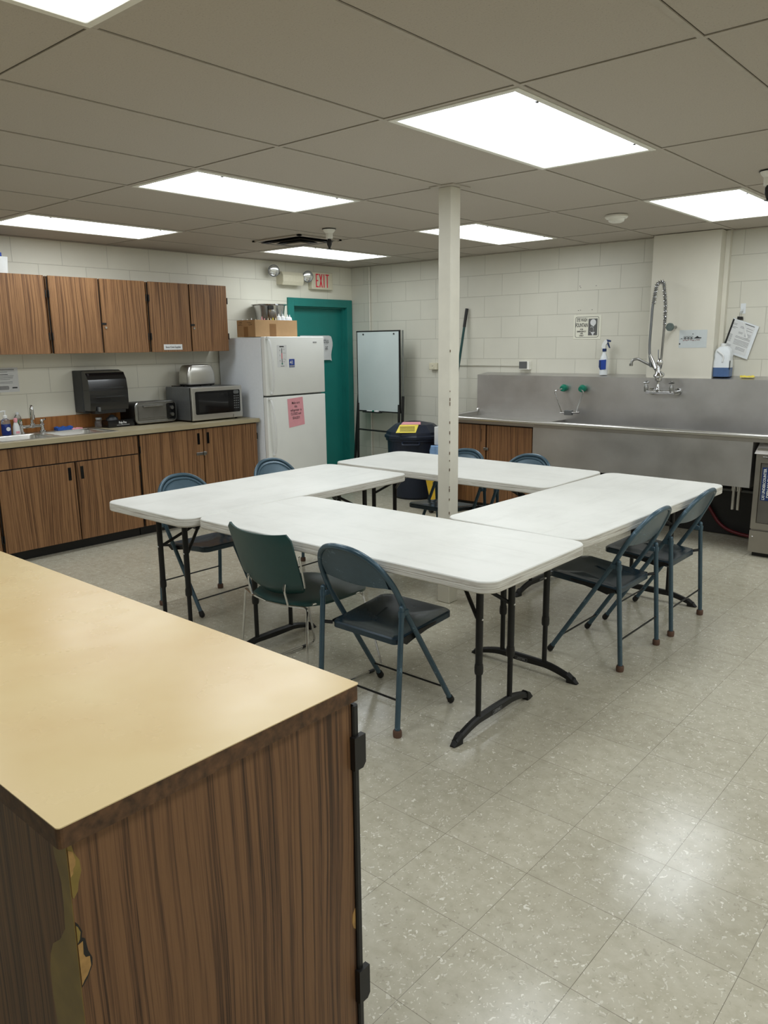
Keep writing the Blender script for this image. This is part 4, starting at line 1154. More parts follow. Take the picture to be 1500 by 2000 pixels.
# pre-rinse faucet
fx, fy_, fz = -2.555, 6.44, 1.155
t = thing('prerinse_faucet', 'tall chrome pre-rinse spray faucet mounted on the steel backsplash', 'faucet', (fx, 6.5, fz))
bm = B()
tube(bm, [(fx - 0.115, fy_, fz), (fx + 0.125, fy_, fz)], 0.015, 12)
for s in (-0.105, 0.115):
    cyl(bm, (fx + s, 6.549, fz), (fx + s, fy_, fz), 0.014); cyl(bm, (fx + s, 6.549, fz), (fx + s, 6.53, fz), 0.032, 0.028, 18)
lathe(bm, [(0.016, 0), (0.020, 0.02), (0.013, 0.03), (0.013, 0.085), (0.026, 0.092), (0.030, 0.115), (0.024, 0.132), (0.014, 0.14)], (fx - 0.015, fy_, fz), 16)
obj('body', bm, 'chrome', t, True)
for s in (-0.115, 0.098):
    bm = B(); lathe(bm, [(0.016, 0.0), (0.018, 0.035), (0.012, 0.055), (0.010, 0.06)], (fx + s, fy_, fz), 12)
    tube(bm, [(fx + s - 0.022, fy_, fz + 0.072), (fx + s + 0.022, fy_, fz + 0.078)], 0.007); ball(bm, (fx + s, fy_, fz + 0.085), 0.010)
    obj('handle', bm, 'brushed', t, True)
bm = B(); tube(bm, fillet([(fx - 0.03, fy_, fz + 0.115), (fx - 0.033, fy_ - 0.02, fz + 0.195), (fx - 0.165, fy_ - 0.10, fz + 0.275), (fx - 0.20, fy_ - 0.115, fz + 0.262), (fx - 0.205, fy_ - 0.12, fz + 0.225)], 0.03), 0.0105, 10)
cyl(bm, (fx - 0.205, fy_ - 0.12, fz + 0.215), (fx - 0.205, fy_ - 0.12, fz + 0.235), 0.015); obj('swing_spout', bm, 'brushed', t, True)
bm = B(); tube(bm, [(fx - 0.013, fy_, fz + 0.13), (fx + 0.0, fy_, 1.45), (fx + 0.008, fy_, 1.72)], 0.0095, 10); obj('riser', bm, 'brushed', t, True)
bm = B(); tube(bm, [(fx + 0.006, fy_, 1.677), (fx + 0.06, fy_ + 0.04, 1.677)], 0.006); cyl(bm, (fx + 0.05, fy_ + 0.04, 1.678), (fx + 0.05, 6.574, 1.68), 0.012)
obj('wall_bracket', bm, 'brushed', t, True)
bm = B(); cyl(bm, (fx + 0.05, fy_ - 0.005, 1.68), (fx + 0.055, fy_ + 0.014, 1.68), 0.032, 0.032, 20); obj('bracket_knob', bm, 'grey_rubber', t, True)
# spring path
path = fillet([(fx + 0.010, fy_, 1.70), (fx + 0.008, fy_, 1.86), (fx - 0.02, fy_, 2.045), (fx - 0.075, fy_, 2.03), (fx - 0.09, fy_ - 0.01, 1.86)], [0, 0.06, 0.075, 0.075, 0], 10)
def resample(path, n):
    d = [0]
    for a, b in zip(path, path[1:]): d.append(d[-1] + (b - a).length)
    out = []
    j = 0
    for k in range(n):
        s = d[-1] * k / (n - 1)
        while j < len(d) - 2 and d[j + 1] < s: j += 1
        u = (s - d[j]) / max(1e-9, d[j + 1] - d[j])
        out.append(path[j].lerp(path[j + 1], u))
    return out
turns, per = 40, 12
pp = resample(path, turns * per)
hel = []
for k, p in enumerate(pp):
    tg = (pp[min(k + 1, len(pp) - 1)] - pp[max(k - 1, 0)]).normalized()
    n1 = Vector((0, 1, 0)); n2 = tg.cross(n1).normalized()
    u = k / len(pp)
    a = 2 * PI * turns * (u if u > 0.25 else u)
    r_ = 0.0175 if u > 0.12 else 0.015
    hel.append(p + (n1 * math.cos(a) + n2 * math.sin(a)) * r_)
bm = B(); tube(bm, hel, 0.0026, 5); obj('spring', bm, 'chrome', t, True)
bm = B(); hose = fillet([(fx + 0.010, fy_, 1.70), (fx + 0.008, fy_, 1.86), (fx - 0.02, fy_, 2.045), (fx - 0.075, fy_, 2.03), (fx - 0.095, fy_ - 0.015, 1.85), (fx - 0.092, fy_ - 0.04, 1.50), (fx - 0.06, fy_ - 0.06, 1.36)], [0, 0.06, 0.075, 0.075, 0.05, 0.08, 0], 8)
tube(bm, hose, 0.0105, 10); obj('hose', bm, 'grey_metal', t, True)
bm = B(); tube(bm, [(fx - 0.078, fy_ - 0.05, 1.46), (fx - 0.045, fy_ - 0.06, 1.40), (fx - 0.015, fy_ - 0.07, 1.345)], 0.015, 10, rr=[0.012, 0.018, 0.016])
ball(bm, (fx + 0.015, fy_ - 0.07, 1.395), 0.028, 1.0, 0.8, 1.25); cyl(bm, (fx + 0.005, fy_ - 0.07, 1.37), (fx + 0.01, fy_ - 0.075, 1.315), 0.018, 0.02); obj('spray_valve', bm, 'chrome', t, True)
bm = B(); tube(bm, fillet([(fx - 0.01, fy_ - 0.05, 1.50), (fx + 0.004, fy_ - 0.075, 1.43), (fx + 0.036, fy_ - 0.07, 1.40), (fx + 0.03, fy_ - 0.07, 1.35)], 0.015), 0.005, 6); obj('trigger_lever', bm, 'grey_metal', t, True)
bm = B(); lathe(bm, [(0.020, 0.03), (0.044, 0.010), (0.046, 0.0), (0.040, -0.008), (0.01, -0.01)], (0, 0, 0), 22)
bmesh.ops.transform(bm, matrix=Matrix.Translation((fx + 0.022, fy_ - 0.085, 1.295)) @ Matrix.Rotation(math.radians(18), 4, 'X'), verts=bm.verts[:]); obj('spray_head', bm, 'chrome', t, True)

# things on the ledge
LZ = 1.279
x, y = -3.155, 6.64
t = thing('spray_bottle', 'translucent spray bottle with blue label and blue trigger on the steel ledge', 'spray bottle', (x, y, LZ))
bm = B(); lathe(bm, [(0.034, 0), (0.037, 0.008), (0.036, 0.13), (0.030, 0.155), (0.016, 0.19), (0.015, 0.212)], (x, y, LZ), 22, 1, 0.8); obj('bottle', bm, 'clearish', t, True)
bm = B(); prism(bm, [(x - 0.020, y - 0.0310, LZ + 0.045), (x + 0.033, y - 0.0310, LZ + 0.05), (x + 0.033, y - 0.0310, LZ + 0.135), (x - 0.033, y - 0.0310, LZ + 0.130), (x - 0.033, y - 0.0310, LZ + 0.07)], (0, 0.006, 0)); lb = obj('label', bm, 'blue', t)
bm = B(); prism(bm, [(x - 0.020, y - 0.0312, LZ + 0.046), (x - 0.012, y - 0.0312, LZ + 0.046), (x - 0.016, y - 0.0312, LZ + 0.126), (x - 0.032, y - 0.0312, LZ + 0.124), (x - 0.032, y - 0.0312, LZ + 0.07)], (0, -0.0006, 0)); obj('print', bm, 'navyprint', lb)
bm = B(); lathe(bm, [(0.017, 0.205), (0.018, 0.208), (0.018, 0.228), (0.015, 0.231)], (x, y, LZ), 16); obj('collar', bm, 'navyprint', t, True)
bm = B(); prism(bm, [(x - 0.018, y - 0.011, LZ + 0.231), (x + 0.012, y - 0.011, LZ + 0.231), (x + 0.014, y - 0.011, LZ + 0.262), (x + 0.030, y - 0.011, LZ + 0.285), (x + 0.022, y - 0.011, LZ + 0.305), (x + 0.002, y - 0.011, LZ + 0.305), (x - 0.018, y - 0.011, LZ + 0.275), (x - 0.026, y - 0.011, LZ + 0.245)], (0, 0.022, 0)); obj('head', bm, 'white', t)
bm = B(); prism(bm, [(x + 0.012, y - 0.009, LZ + 0.29), (x + 0.054, y - 0.009, LZ + 0.288), (x + 0.054, y - 0.009, LZ + 0.302), (x + 0.02, y - 0.009, LZ + 0.310)], (0, 0.018, 0))
prism(bm, [(x + 0.024, y - 0.007, LZ + 0.284), (x + 0.034, y - 0.007, LZ + 0.284), (x + 0.052, y - 0.007, LZ + 0.235), (x + 0.044, y - 0.007, LZ + 0.238), (x + 0.030, y - 0.007, LZ + 0.262)], (0, 0.014, 0)); obj('trigger', bm, 'navyprint', t)

x, y = -2.125, 6.642
t = thing('plastic_jug', 'milky jug a third full of blue liquid on the ledge right of the pillar', 'jug', (x, y, LZ))
def jr(w, h, z, r=0.02): return [(x + p[0], y + p[1], LZ + z) for p in rrect(0, 0, w, h, r, 5)]
bm = B(); loft(bm, [jr(0.122, 0.10, 0.001), jr(0.130, 0.108, 0.006), jr(0.130, 0.108, 0.075)]); obj('liquid', bm, 'blue_jug', t, True)
bm = B(); loft(bm, [jr(0.130, 0.108, 0.0752), jr(0.130, 0.108, 0.12), jr(0.124, 0.100, 0.15), jr(0.128, 0.100, 0.175), jr(0.112, 0.09, 0.215), jr(0.07, 0.07, 0.238), jr(0.04, 0.04, 0.245)]); obj('body', bm, 'clearish', t, True)
bm = B(); tube(bm, fillet([(x - 0.035, y - 0.052, LZ + 0.21), (x + 0.02, y - 0.058, LZ + 0.17), (x + 0.01, y - 0.055, LZ + 0.12)], 0.02), 0.007, 8); obj('grip', bm, 'white', t, True)
bm = B(); lathe(bm, [(0.021, 0.245), (0.021, 0.262), (0.017, 0.266)], (x - 0.01, y, LZ), 14); obj('cap', bm, 'white', t, True)
bm = B(); box(bm, x + 0.0655, x + 0.067, y - 0.05, y - 0.035, LZ + 0.06, LZ + 0.13); obj('label', bm, 'ink', t)
cloth('sponge', -1.925, 6.625, LZ, 0.10, 0.05, 0.018, 'yellow_paper', 'folded yellow sponge cloth on the steel ledge right of the jug', 'sponge', 5)

# signs
t = thing('eyewash_sign', 'white eye wash fountain sign with a grey pictogram on the back wall', 'sign', (-3.38, WB, 1.59))
sy_ = WB - 0.003
bm = B(); prism(bm, [(-3.510, WB - 0.0005, 1.598), (-3.242, WB - 0.0005, 1.592), (-3.240, WB - 0.0005, 1.806), (-3.512, WB - 0.0005, 1.812)], (0, -0.0025, 0)); s_ = obj('plate', bm, plain('sign_cream', rgb(226, 224, 208), 0.4, var=0.02), t)
bm = B()
o1 = rrect(-3.378, 1.702, 0.232, 0.184, 0.016, 5); o2 = rrect(-3.378, 1.702, 0.225, 0.177, 0.014, 5)
va = [bm.verts.new((p[0], sy_ - 0.0004, p[1])) for p in o1]; vb = [bm.verts.new((p[0], sy_ - 0.0004, p[1])) for p in o2]
for k in range(len(va)): bm.faces.new((va[k], va[(k + 1) % len(va)], vb[(k + 1) % len(vb)], vb[k]))
obj('border', bm, 'ink', t)
bm = B()
text_into(bm, 'EYE WASH', (-3.428, sy_, 1.765), (1, 0, 0), (0, 0, 1), 0.044, 0.50, bold=0.02)
text_into(bm, 'FOUNTAIN', (-3.430, sy_, 1.718), (1, 0, 0), (0, 0, 1), 0.048, 0.50, bold=0.02)
for s, z in (('FOR', 1.682), ('EMERGENCY', 1.663), ('USE', 1.645), ('ONLY', 1.626)): text_into(bm, s, (-3.430, sy_, z), (1, 0, 0), (0, 0, 1), 0.017, 0.95, bold=0.04)
obj('lettering', bm, 'ink', t)
bm = B(); box(bm, -3.364, -3.276, sy_ - 0.0008, sy_, 1.628, 1.776); pn = obj('pictogram_panel', bm, 'greyink', t)
pn.data.materials[0] = plain('dark_grey_print', rgb(92, 92, 90), 0.6, var=0.04)
bm = B()
cxp, czp = -3.318, 1.742
n = 24
prism(bm, [(cxp + 0.028 * math.cos(2 * PI * k / n), sy_ - 0.0008, czp + 0.029 * math.sin(2 * PI * k / n)) for k in range(n)], (0, -0.0005, 0))
prism(bm, [(cxp - 0.012, sy_ - 0.0008, czp - 0.022), (cxp + 0.016, sy_ - 0.0008, czp - 0.022), (cxp + 0.006, sy_ - 0.0008, czp - 0.038)], (0, -0.00045, 0))
prism(bm, [(cxp - 0.022, sy_ - 0.0008, 1.656), (cxp + 0.022, sy_ - 0.0008, 1.658), (cxp + 0.008, sy_ - 0.0008, 1.642), (cxp + 0.005, sy_ - 0.0008, 1.629), (cxp - 0.004, sy_ - 0.0008, 1.629), (cxp - 0.010, sy_ - 0.0008, 1.642)], (0, -0.0005, 0))
for k in range(6):
    a = PI * 0.05 + k * 0.5
    xx, zz = cxp - 0.012 + 0.017 * math.cos(a), 1.682 + 0.022 * math.sin(a) - (0.006 * k if k > 4 else 0)
    box(bm, xx - 0.0022, xx + 0.0022, sy_ - 0.0013, sy_ - 0.0008, zz - 0.003, zz + 0.003)
for k in range(3): box(bm, cxp + 0.003, cxp + 0.006, sy_ - 0.0013, sy_ - 0.0008, 1.660 + k * 0.008, 1.664 + k * 0.008)
obj('pictogram', bm, 'paper', pn)

t = thing('instruction_poster', 'small pale poster with three black pictures taped to the wall pillar', 'poster', (-2.36, 6.575, 1.51))
py = 6.5745
bm = B(); box(bm, -2.470, -2.245, py - 0.0008, py, 1.512, 1.655); obj('sheet', bm, plain('pale_blue_paper', rgb(200, 206, 206), 0.5, var=0.02), t)
bm = B()
for k in range(3):
    x = -2.432 + k * 0.026
    for a in ((x, x + .022, 1.603, 1.605), (x, x + .022, 1.583, 1.585), (x, x + .002, 1.583, 1.605), (x + .020, x + .022, 1.583, 1.605)): box(bm, a[0], a[1], py - 0.0016, py - 0.0008, a[2], a[3])
    prism(bm, [(x + .006, py - .0008, 1.586), (x + .014, py - .0008, 1.586), (x + .017, py - .0008, 1.594), (x + .010, py - .0008, 1.600), (x + .006, py - .0008, 1.595)], (0, -.0007, 0))
prism(bm, [(-2.352, py - .0008, 1.587), (-2.295, py - .0008, 1.587), (-2.285, py - .0008, 1.594), (-2.31, py - .0008, 1.597), (-2.322, py - .0008, 1.607), (-2.336, py - .0008, 1.597)], (0, -.0007, 0))
box(bm, -2.466, -2.29, py - .0014, py - .0008, 1.5822, 1.5832)
box(bm, -2.363, -2.356, py - .0014, py - .0008, 1.619, 1.626); box(bm, -2.455, -2.444, py - .0014, py - .0008, 1.584, 1.588)
box(bm, -2.468, -2.458, py - .0014, py - .0008, 1.538, 1.550)
obj('print', bm, 'ink', t)
bm = B()
for a, b in ((-2.438, -2.425), (-2.425, -2.412), (-2.412, -2.399), (-2.399, -2.385), (-2.379, -2.362), (-2.362, -2.345), (-2.340, -2.333)):
    z = 1.573 if int(a * 1000) % 2 else 1.568
    box(bm, a, b - .002, py - .0014, py - .0008, z, z + 0.005)
box(bm, -2.33, -2.30, py - .0014, py - .0008, 1.573, 1.577)
obj('arrow_strip', bm, plain('red_brown_print', rgb(120, 60, 56), 0.6, var=0.2), t)

# clipboard papers hanging from a hook
t = thing('hanging_documents', 'tilted stack of printed pages in a clear sleeve hanging from a binder clip', 'documents', (-2.02, WB - 0.02, 1.42))
A_ = [(-2.088, 1.742), (-1.892, 1.668), (-1.962, 1.415), (-2.150, 1.478)]
A_ = [(-2.100, 1.742), (-1.905, 1.668), (-1.985, 1.415), (-2.185, 1.490)]
A_ = [(-2.094, 1.745), (-1.896, 1.672), (-1.966, 1.416), (-2.168, 1.486)]
def quad(pts, yy, th): return [(p[0], yy, p[1]) for p in pts], (0, -th, 0)
bm = B(); pts, d = quad(A_, WB - 0.012, 0.004); prism(bm, pts, d); obj('sleeve', bm, 'clearish', t)
def inner(u, v):  # bilinear in quad
    a, b, c, e = A_
    return ((a[0] * (1 - u) + b[0] * u) * (1 - v) + (e[0] * (1 - u) + c[0] * u) * v, (a[1] * (1 - u) + b[1] * u) * (1 - v) + (e[1] * (1 - u) + c[1] * u) * v)
bm = B(); pts, d = quad([inner(0.02, 0.03), inner(0.88, 0.05), inner(0.88, 0.93), inner(0.02, 0.95)], WB - 0.0161, 0.001); prism(bm, pts, d); obj('page', bm, 'paper', t)
bm = B()
rnd = random.Random(12)
for k in range(22):
    v = 0.12 + k * 0.033
    if k in (5, 9, 18): continue
    if k < 10: segs = ((0.06, 0.06 + rnd.uniform(.1, .22)), (0.36, 0.36 + rnd.uniform(.12, .2)), (0.60, 0.84))
    elif k < 18: segs = ((0.06, 0.18), (0.30, 0.86))
    else: segs = ((0.1, 0.25), (0.45, 0.8))
    for a, b in segs:
        if rnd.random() < 0.18: continue
        pts, d = quad([inner(a, v), inner(b, v), inner(b, v + 0.014), inner(a, v + 0.014)], WB - 0.0171, 0.0003); prism(bm, pts, d)
obj('print', bm, 'greyink', t)
bm = B(); pts, d = quad([inner(0.0, 0.02), inner(0.065, 0.03), inner(0.065, 0.95), inner(0.0, 0.94)], WB - 0.0175, 0.0012); prism(bm, pts, d); obj('spine_strip', bm, 'black', t)
bm = B(); pts, d = quad([inner(0.50, 0.045), inner(0.86, 0.05), inner(0.86, 0.068), inner(0.50, 0.063)], WB - 0.0175, 0.0006); prism(bm, pts, d); obj('header_strip', bm, 'ink', t)
bm = B(); prism(bm, [(-2.065, WB - 0.008, 1.735), (-2.022, WB - 0.008, 1.728), (-2.024, WB - 0.008, 1.752), (-2.064, WB - 0.008, 1.754)], (0, -0.016, 0)); obj('binder_clip', bm, 'black', t)
bm = B(); tube(bm, fillet([(-2.052, WB - 0.016, 1.752), (-2.05, WB - 0.018, 1.79), (-2.036, WB - 0.018, 1.79), (-2.036, WB - 0.016, 1.752)], 0.008), 0.0015, 5); obj('clip_wire', bm, 'chrome', t)
bm = B(); prism(bm, [(-2.016, WB - 0.022, 1.71), (-2.008, WB - 0.022, 1.71), (-1.970, WB - 0.022, 1.585), (-1.984, WB - 0.022, 1.583)], (0, -0.004, 0)); obj('pen', bm, 'white', t)
t = thing('wall_hook', 'clear adhesive hook above the hanging documents', 'hook', (-2.03, WB, 1.77))
bm = B(); box(bm, -2.052, -2.012, WB - 0.003, WB - 0.0003, 1.775, 1.855, 0.001, 1); obj('pad', bm, 'clearish', t)
bm = B(); tube(bm, fillet([(-2.032, WB - 0.003, 1.815), (-2.032, WB - 0.022, 1.79), (-2.032, WB - 0.028, 1.81)], 0.01), 0.005, 8); obj('peg', bm, 'clearish', t, True)

# electrical: conduit, boxes, outlet, pipe
single('conduit', box(B(), -4.86, -4.056, WB - 0.016, WB - 0.0005, 1.347, 1.362), 'wallB', 'thin horizontal wall raceway running to the grey switch box above the sink', 'conduit')
t = thing('switch_box', 'grey electrical box on the back wall just above the steel ledge', 'electrical box', (-4.0, WB, 1.315))
bm = B(); box(bm, -4.055, -3.945, WB - 0.05, WB - 0.0005, 1.315, 1.395, 0.003, 1); obj('box', bm, 'lampframe', t)
bm = B(); box(bm, -4.052, -3.965, WB - 0.056, WB - 0.0501, 1.325, 1.392, 0.002, 1); obj('cover', bm, 'grey_metal', t)
t = thing('wall_outlet', 'ivory surface-mounted outlet on the back wall left of the column', 'outlet', (-5.12, WB, 1.30))
bm = B(); box(bm, -5.165, -5.06, WB - 0.045, WB - 0.0005, 1.302, 1.372, 0.003, 1); obj('box', bm, 'ivory', t)
bm = B(); cyl(bm, (-5.115, WB - 0.045, 1.337), (-5.115, WB - 0.048, 1.337), 0.022, seg=18); o = obj('socket', bm, 'ivory', t)
bm = B(); box(bm, -5.122, -5.119, WB - 0.0486, WB - 0.048, 1.335, 1.345); box(bm, -5.111, -5.108, WB - 0.0486, WB - 0.048, 1.335, 1.345); obj('slot', bm, 'ink', o)
single('wall_pipe', tube(B(), [(-6.03, WB - 0.014, 0.0), (-6.03, WB - 0.014, CEIL - 0.005)], 0.012, 10), 'wallB', 'thin painted vertical pipe on the back wall near the corner, behind the whiteboard', 'pipe', smooth=True)
bm = B()
for x, z in ((-3.47, 2.065), (-3.462, 2.052), (-3.31, 2.06), (-3.475, 1.85), (-3.455, 1.852), (-3.34, 1.852)):
    box(bm, x, x + 0.010, WB - 0.0009, WB - 0.0003, z, z + 0.004)
struct('trim_5', bm, 'ink')

# dishwasher
dx0, dx1, dy = -1.632, -1.02, 5.985
t = thing('dish_machine', 'stainless undercounter dish machine with a blue sign, cut by the right photo edge', 'dishwasher', (-1.33, 6.3, 0))
bm = B(); box(bm, dx0, dx1, dy + 0.02, 6.54, 0.03, 0.80); obj('cabinet', bm, 'steel2', t)
bm = B(); box(bm, dx0, dx0 + 0.035, dy, dy + 0.02, 0.21, 0.765); obj('frame_post', bm, 'steel2', t)
bm = B(); box(bm, dx1 - 0.035, dx1, dy, dy + 0.02, 0.21, 0.765); obj('frame_post', bm, 'steel2', t)
bm = B(); box(bm, dx0 + 0.035, dx1 - 0.035, dy, dy + 0.02, 0.70, 0.765); obj('top_rail', bm, 'steel2', t)
bm = B(); box(bm, dx0 + 0.035, dx1 - 0.035, dy, dy + 0.02, 0.21, 0.255); obj('bottom_rail', bm, 'steel2', t)
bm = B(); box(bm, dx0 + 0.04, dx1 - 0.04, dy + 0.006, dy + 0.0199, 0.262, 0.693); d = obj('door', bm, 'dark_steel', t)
bm = B(); box(bm, dx0 + 0.045, dx1 - 0.04, dy - 0.012, dy - 0.001, 0.735, 0.748, 0.003, 1); obj('handle', bm, 'chrome', t)
bm = B(); box(bm, dx0 - 0.001, dx1, dy - 0.004, dy + 0.02, 0.035, 0.197); obj('kick_panel', bm, 'steel2', t)
bm = B(); prism(bm, [(dx0 - 0.01, dy - 0.015, 0.765), (dx0 - 0.01, dy + 0.10, 0.832), (dx0 - 0.01, 6.54, 0.832), (dx0 - 0.01, 6.54, 0.80), (dx0 - 0.01, dy + 0.0, 0.765)], (dx1 - dx0 + 0.01, 0, 0)); obj('hood', bm, 'hood', t)
bm = B(); box(bm, dx0 + 0.02, dx1, dy + 0.03, 6.52, 0.0, 0.03); obj('foot', bm, 'black', t)
bm = B(); ball(bm, (dx0 + 0.022, dy - 0.004, 0.15), 0.007); obj('screw', bm, 'chrome', t, True)
t = thing('machine_sign', 'blue and white vertical sign on the dish machine door', 'sign', (-1.55, dy, 0.42))
bm = B(); box(bm, -1.582, -1.512, dy + 0.0035, dy + 0.0058, 0.425, 0.668); obj('blue_panel', bm, 'navyprint', t)
bm = B(); box(bm, -1.5118, -1.30, dy + 0.0035, dy + 0.0058, 0.425, 0.668); obj('white_panel', bm, 'paper', t)
bm = B(); text_into(bm, 'LXI UNDERCOUNTER', (-1.562, dy + 0.0030, 0.545), (0, 0, 1), (-1, 0, 0), 0.026, 0.90, bold=0.03); text_into(bm, 'DISH MACHINE', (-1.532, dy + 0.0030, 0.548), (0, 0, 1), (-1, 0, 0), 0.026, 1.12, bold=0.03); obj('lettering', bm, 'paper', t)
single('rubber_hose', tube(B(), fillet([(-2.25, 6.53, 0.50), (-2.16, 6.52, 0.30), (-2.0, 6.52, 0.06), (-1.80, 6.48, 0.03), (-1.64, 6.46, 0.03)], 0.2, 8), 0.014, 10), 'darkred', 'dark red hose looping under the steel sink to the dish machine', 'hose', smooth=True)

# mop handle, easel, trash can, bucket
t = thing('mop', 'dark green pole with black grip leaning on the back wall beside the column', 'mop', (-4.82, 6.46, 0))
pa, pb = Vector((-4.84, 6.45, 0.0)), Vector((-4.700, 6.712, 1.915))
bm = B(); tube(bm, [pa, pa.lerp(pb, 0.91)], 0.0125, 10); obj('pole', bm, 'mop_green', t, True)
bm = B(); tube(bm, [pa.lerp(pb, 0.905), pb], 0.0155, 10); obj('grip', bm, 'black', t, True)

t = thing('whiteboard_easel', 'tall whiteboard on a black folding easel stand in the back corner', 'whiteboard', (-5.73, 6.45, 0))
ex0, ex1, ey = -6.035, -5.41, 6.50
bm = B(); box(bm, ex0 + 0.012, ex1 - 0.012, ey - 0.006, ey + 0.004, 0.850, 1.705); obj('board', bm, 'board', t)
bm = B(); box(bm, ex0, ex1, ey - 0.008, ey + 0.012, 1.705, 1.718); obj('top_rail', bm, 'black', t)
bm = B(); box(bm, ex0, ex1, ey - 0.012, ey + 0.012, 0.838, 0.850); obj('bottom_rail', bm, 'black', t)
for x in (ex0 + 0.003, ex1 - 0.013):
    bm = B(); box(bm, x, x + 0.010, ey - 0.008, ey + 0.014, 0.850, 1.705); obj('side_rail', bm, 'black', t)
for x, xb in ((ex0 - 0.012, ex0 - 0.07), (ex1 + 0.012, ex1 + 0.012)):
    bm = B(); tube(bm, [(x, ey + 0.03, 1.715), (x, ey + 0.03, 0.98)], 0.010, 8); obj('upper_tube', bm, 'alu', t, True)
    bm = B(); tube(bm, [(x, ey + 0.03, 1.02), (xb, ey - 0.02, 0.0)], 0.016, 8); obj('rear_leg', bm, 'black', t, True)
for x in (ex0 + 0.012, ex1 - 0.012):
    bm = B(); tube(bm, [(x, ey - 0.01, 0.93), (x, ey - 0.03, 0.0)], 0.014, 8); obj('front_leg', bm, 'black', t, True)
bm = B(); tube(bm, [(ex0 + 0.012, ey - 0.02, 0.635), (ex1 - 0.012, ey - 0.02, 0.625)], 0.009, 8); obj('cross_bar', bm, 'black', t, True)
bm = B(); box(bm, -5.92, -5.66, ey - 0.055, ey - 0.013, 0.830, 0.840); obj('tray', bm, 'black', t)
for x in (-5.93, -5.49):
    bm = B(); cyl(bm, (x, ey - 0.014, 1.68), (x, ey - 0.006, 1.68), 0.008); obj('peg', bm, 'black', t)
t = thing('whiteboard_marker', 'white marker lying in the whiteboard tray', 'marker', (-5.83, ey - 0.03, 0.8405))
bm = B(); cyl(bm, (-5.87, ey - 0.032, 0.848), (-5.79, ey - 0.032, 0.848), 0.0075); obj('barrel', bm, 'white', t, True)
bm = B(); cyl(bm, (-5.79, ey - 0.032, 0.848), (-5.765, ey - 0.032, 0.848), 0.008); obj('cap', bm, 'green_cap', t, True)
single('board_eraser', box(B(), -5.75, -5.70, ey - 0.05, ey - 0.02, 0.8405, 0.858, 0.002, 1), 'white', 'small white eraser in the whiteboard tray beside the marker', 'eraser')

cxt, cyt = -5.05, 6.295
t = thing('trash_can', 'navy plastic trash can with domed lid and yellow label near the back corner', 'trash can', (cxt, cyt, 0))
def ro(r, z, fl=0.0, n=32): return [(cxt + r * math.cos(2 * PI * k / n) * (1 + fl * 0.0), cyt + r * math.sin(2 * PI * k / n), z) for k in range(n)]
bm = B(); lathe(bm, [(0.205, 0.0), (0.215, 0.015), (0.222, 0.02), (0.262, 0.45), (0.278, 0.46), (0.284, 0.60), (0.300, 0.605), (0.300, 0.625)], (cxt, cyt, 0), 36); obj('barrel', bm, 'navy', t, True)
bm = B(); lathe(bm, [(0.308, 0.626), (0.313, 0.630), (0.313, 0.655), (0.296, 0.668), (0.290, 0.695), (0.20, 0.765), (0.06, 0.790), (0.005, 0.792)], (cxt, cyt, 0), 12); bmesh.ops.rotate(bm, cent=(cxt, cyt, 0), matrix=Matrix.Rotation(math.radians(12), 3, 'Z'), verts=bm.verts[:]); lid = obj('lid', bm, 'navy', t)
dirv = Vector((-cxt, -cyt, 0)).normalized(); side = Vector((-dirv.y, dirv.x, 0))
hb = Vector((cxt, cyt, 0)) + dirv * 0.31 - side * 0.04
bm = B(); tube(bm, fillet([hb - side * 0.085 + Vector((0, 0, 0.60)) - dirv * 0.03, hb - side * 0.085 + Vector((0, 0, 0.58)) + dirv * 0.02, hb + side * 0.085 + Vector((0, 0, 0.58)) + dirv * 0.02, hb + side * 0.085 + Vector((0, 0, 0.60)) - dirv * 0.03], 0.02), 0.012, 8); obj('handle', bm, 'navy', t, True)
def onlid(u, r, lift=0.004):
    # point on the lid slope at radius r, lateral offset u
    z = 0.695 + (0.292 - r) / 0.092 * 0.070 if r > 0.2 else 0.765 + (0.20 - r) / 0.14 * 0.025
    p = Vector((cxt, cyt, 0)) + dirv * r * 0.985 + side * u
    return Vector((p.x, p.y, z + lift))
bm = B(); prism(bm, [onlid(-0.19, 0.290), onlid(0.01, 0.290), onlid(0.04, 0.195), onlid(-0.15, 0.195)], (0, 0, 0.002))
yl = obj('yellow_label', bm, 'yellow_paper', lid)
bm = B()
for k in range(4):
    r = 0.222 + k * 0.016
    prism(bm, [onlid(-0.15, r, 0.0065), onlid(0.0, r, 0.0065), onlid(0.0, r + 0.005, 0.0065), onlid(-0.15, r + 0.005, 0.0065)], (0, 0, 0.001))
obj('print', bm, 'ink', yl) if False else obj('label_print', bm, 'ink', lid)
bm = B(); prism(bm, [onlid(-0.14, 0.185), onlid(0.06, 0.185), onlid(0.06, 0.09), onlid(-0.12, 0.09)], (0, 0, 0.002)); obj('pink_label', bm, 'pink', lid)

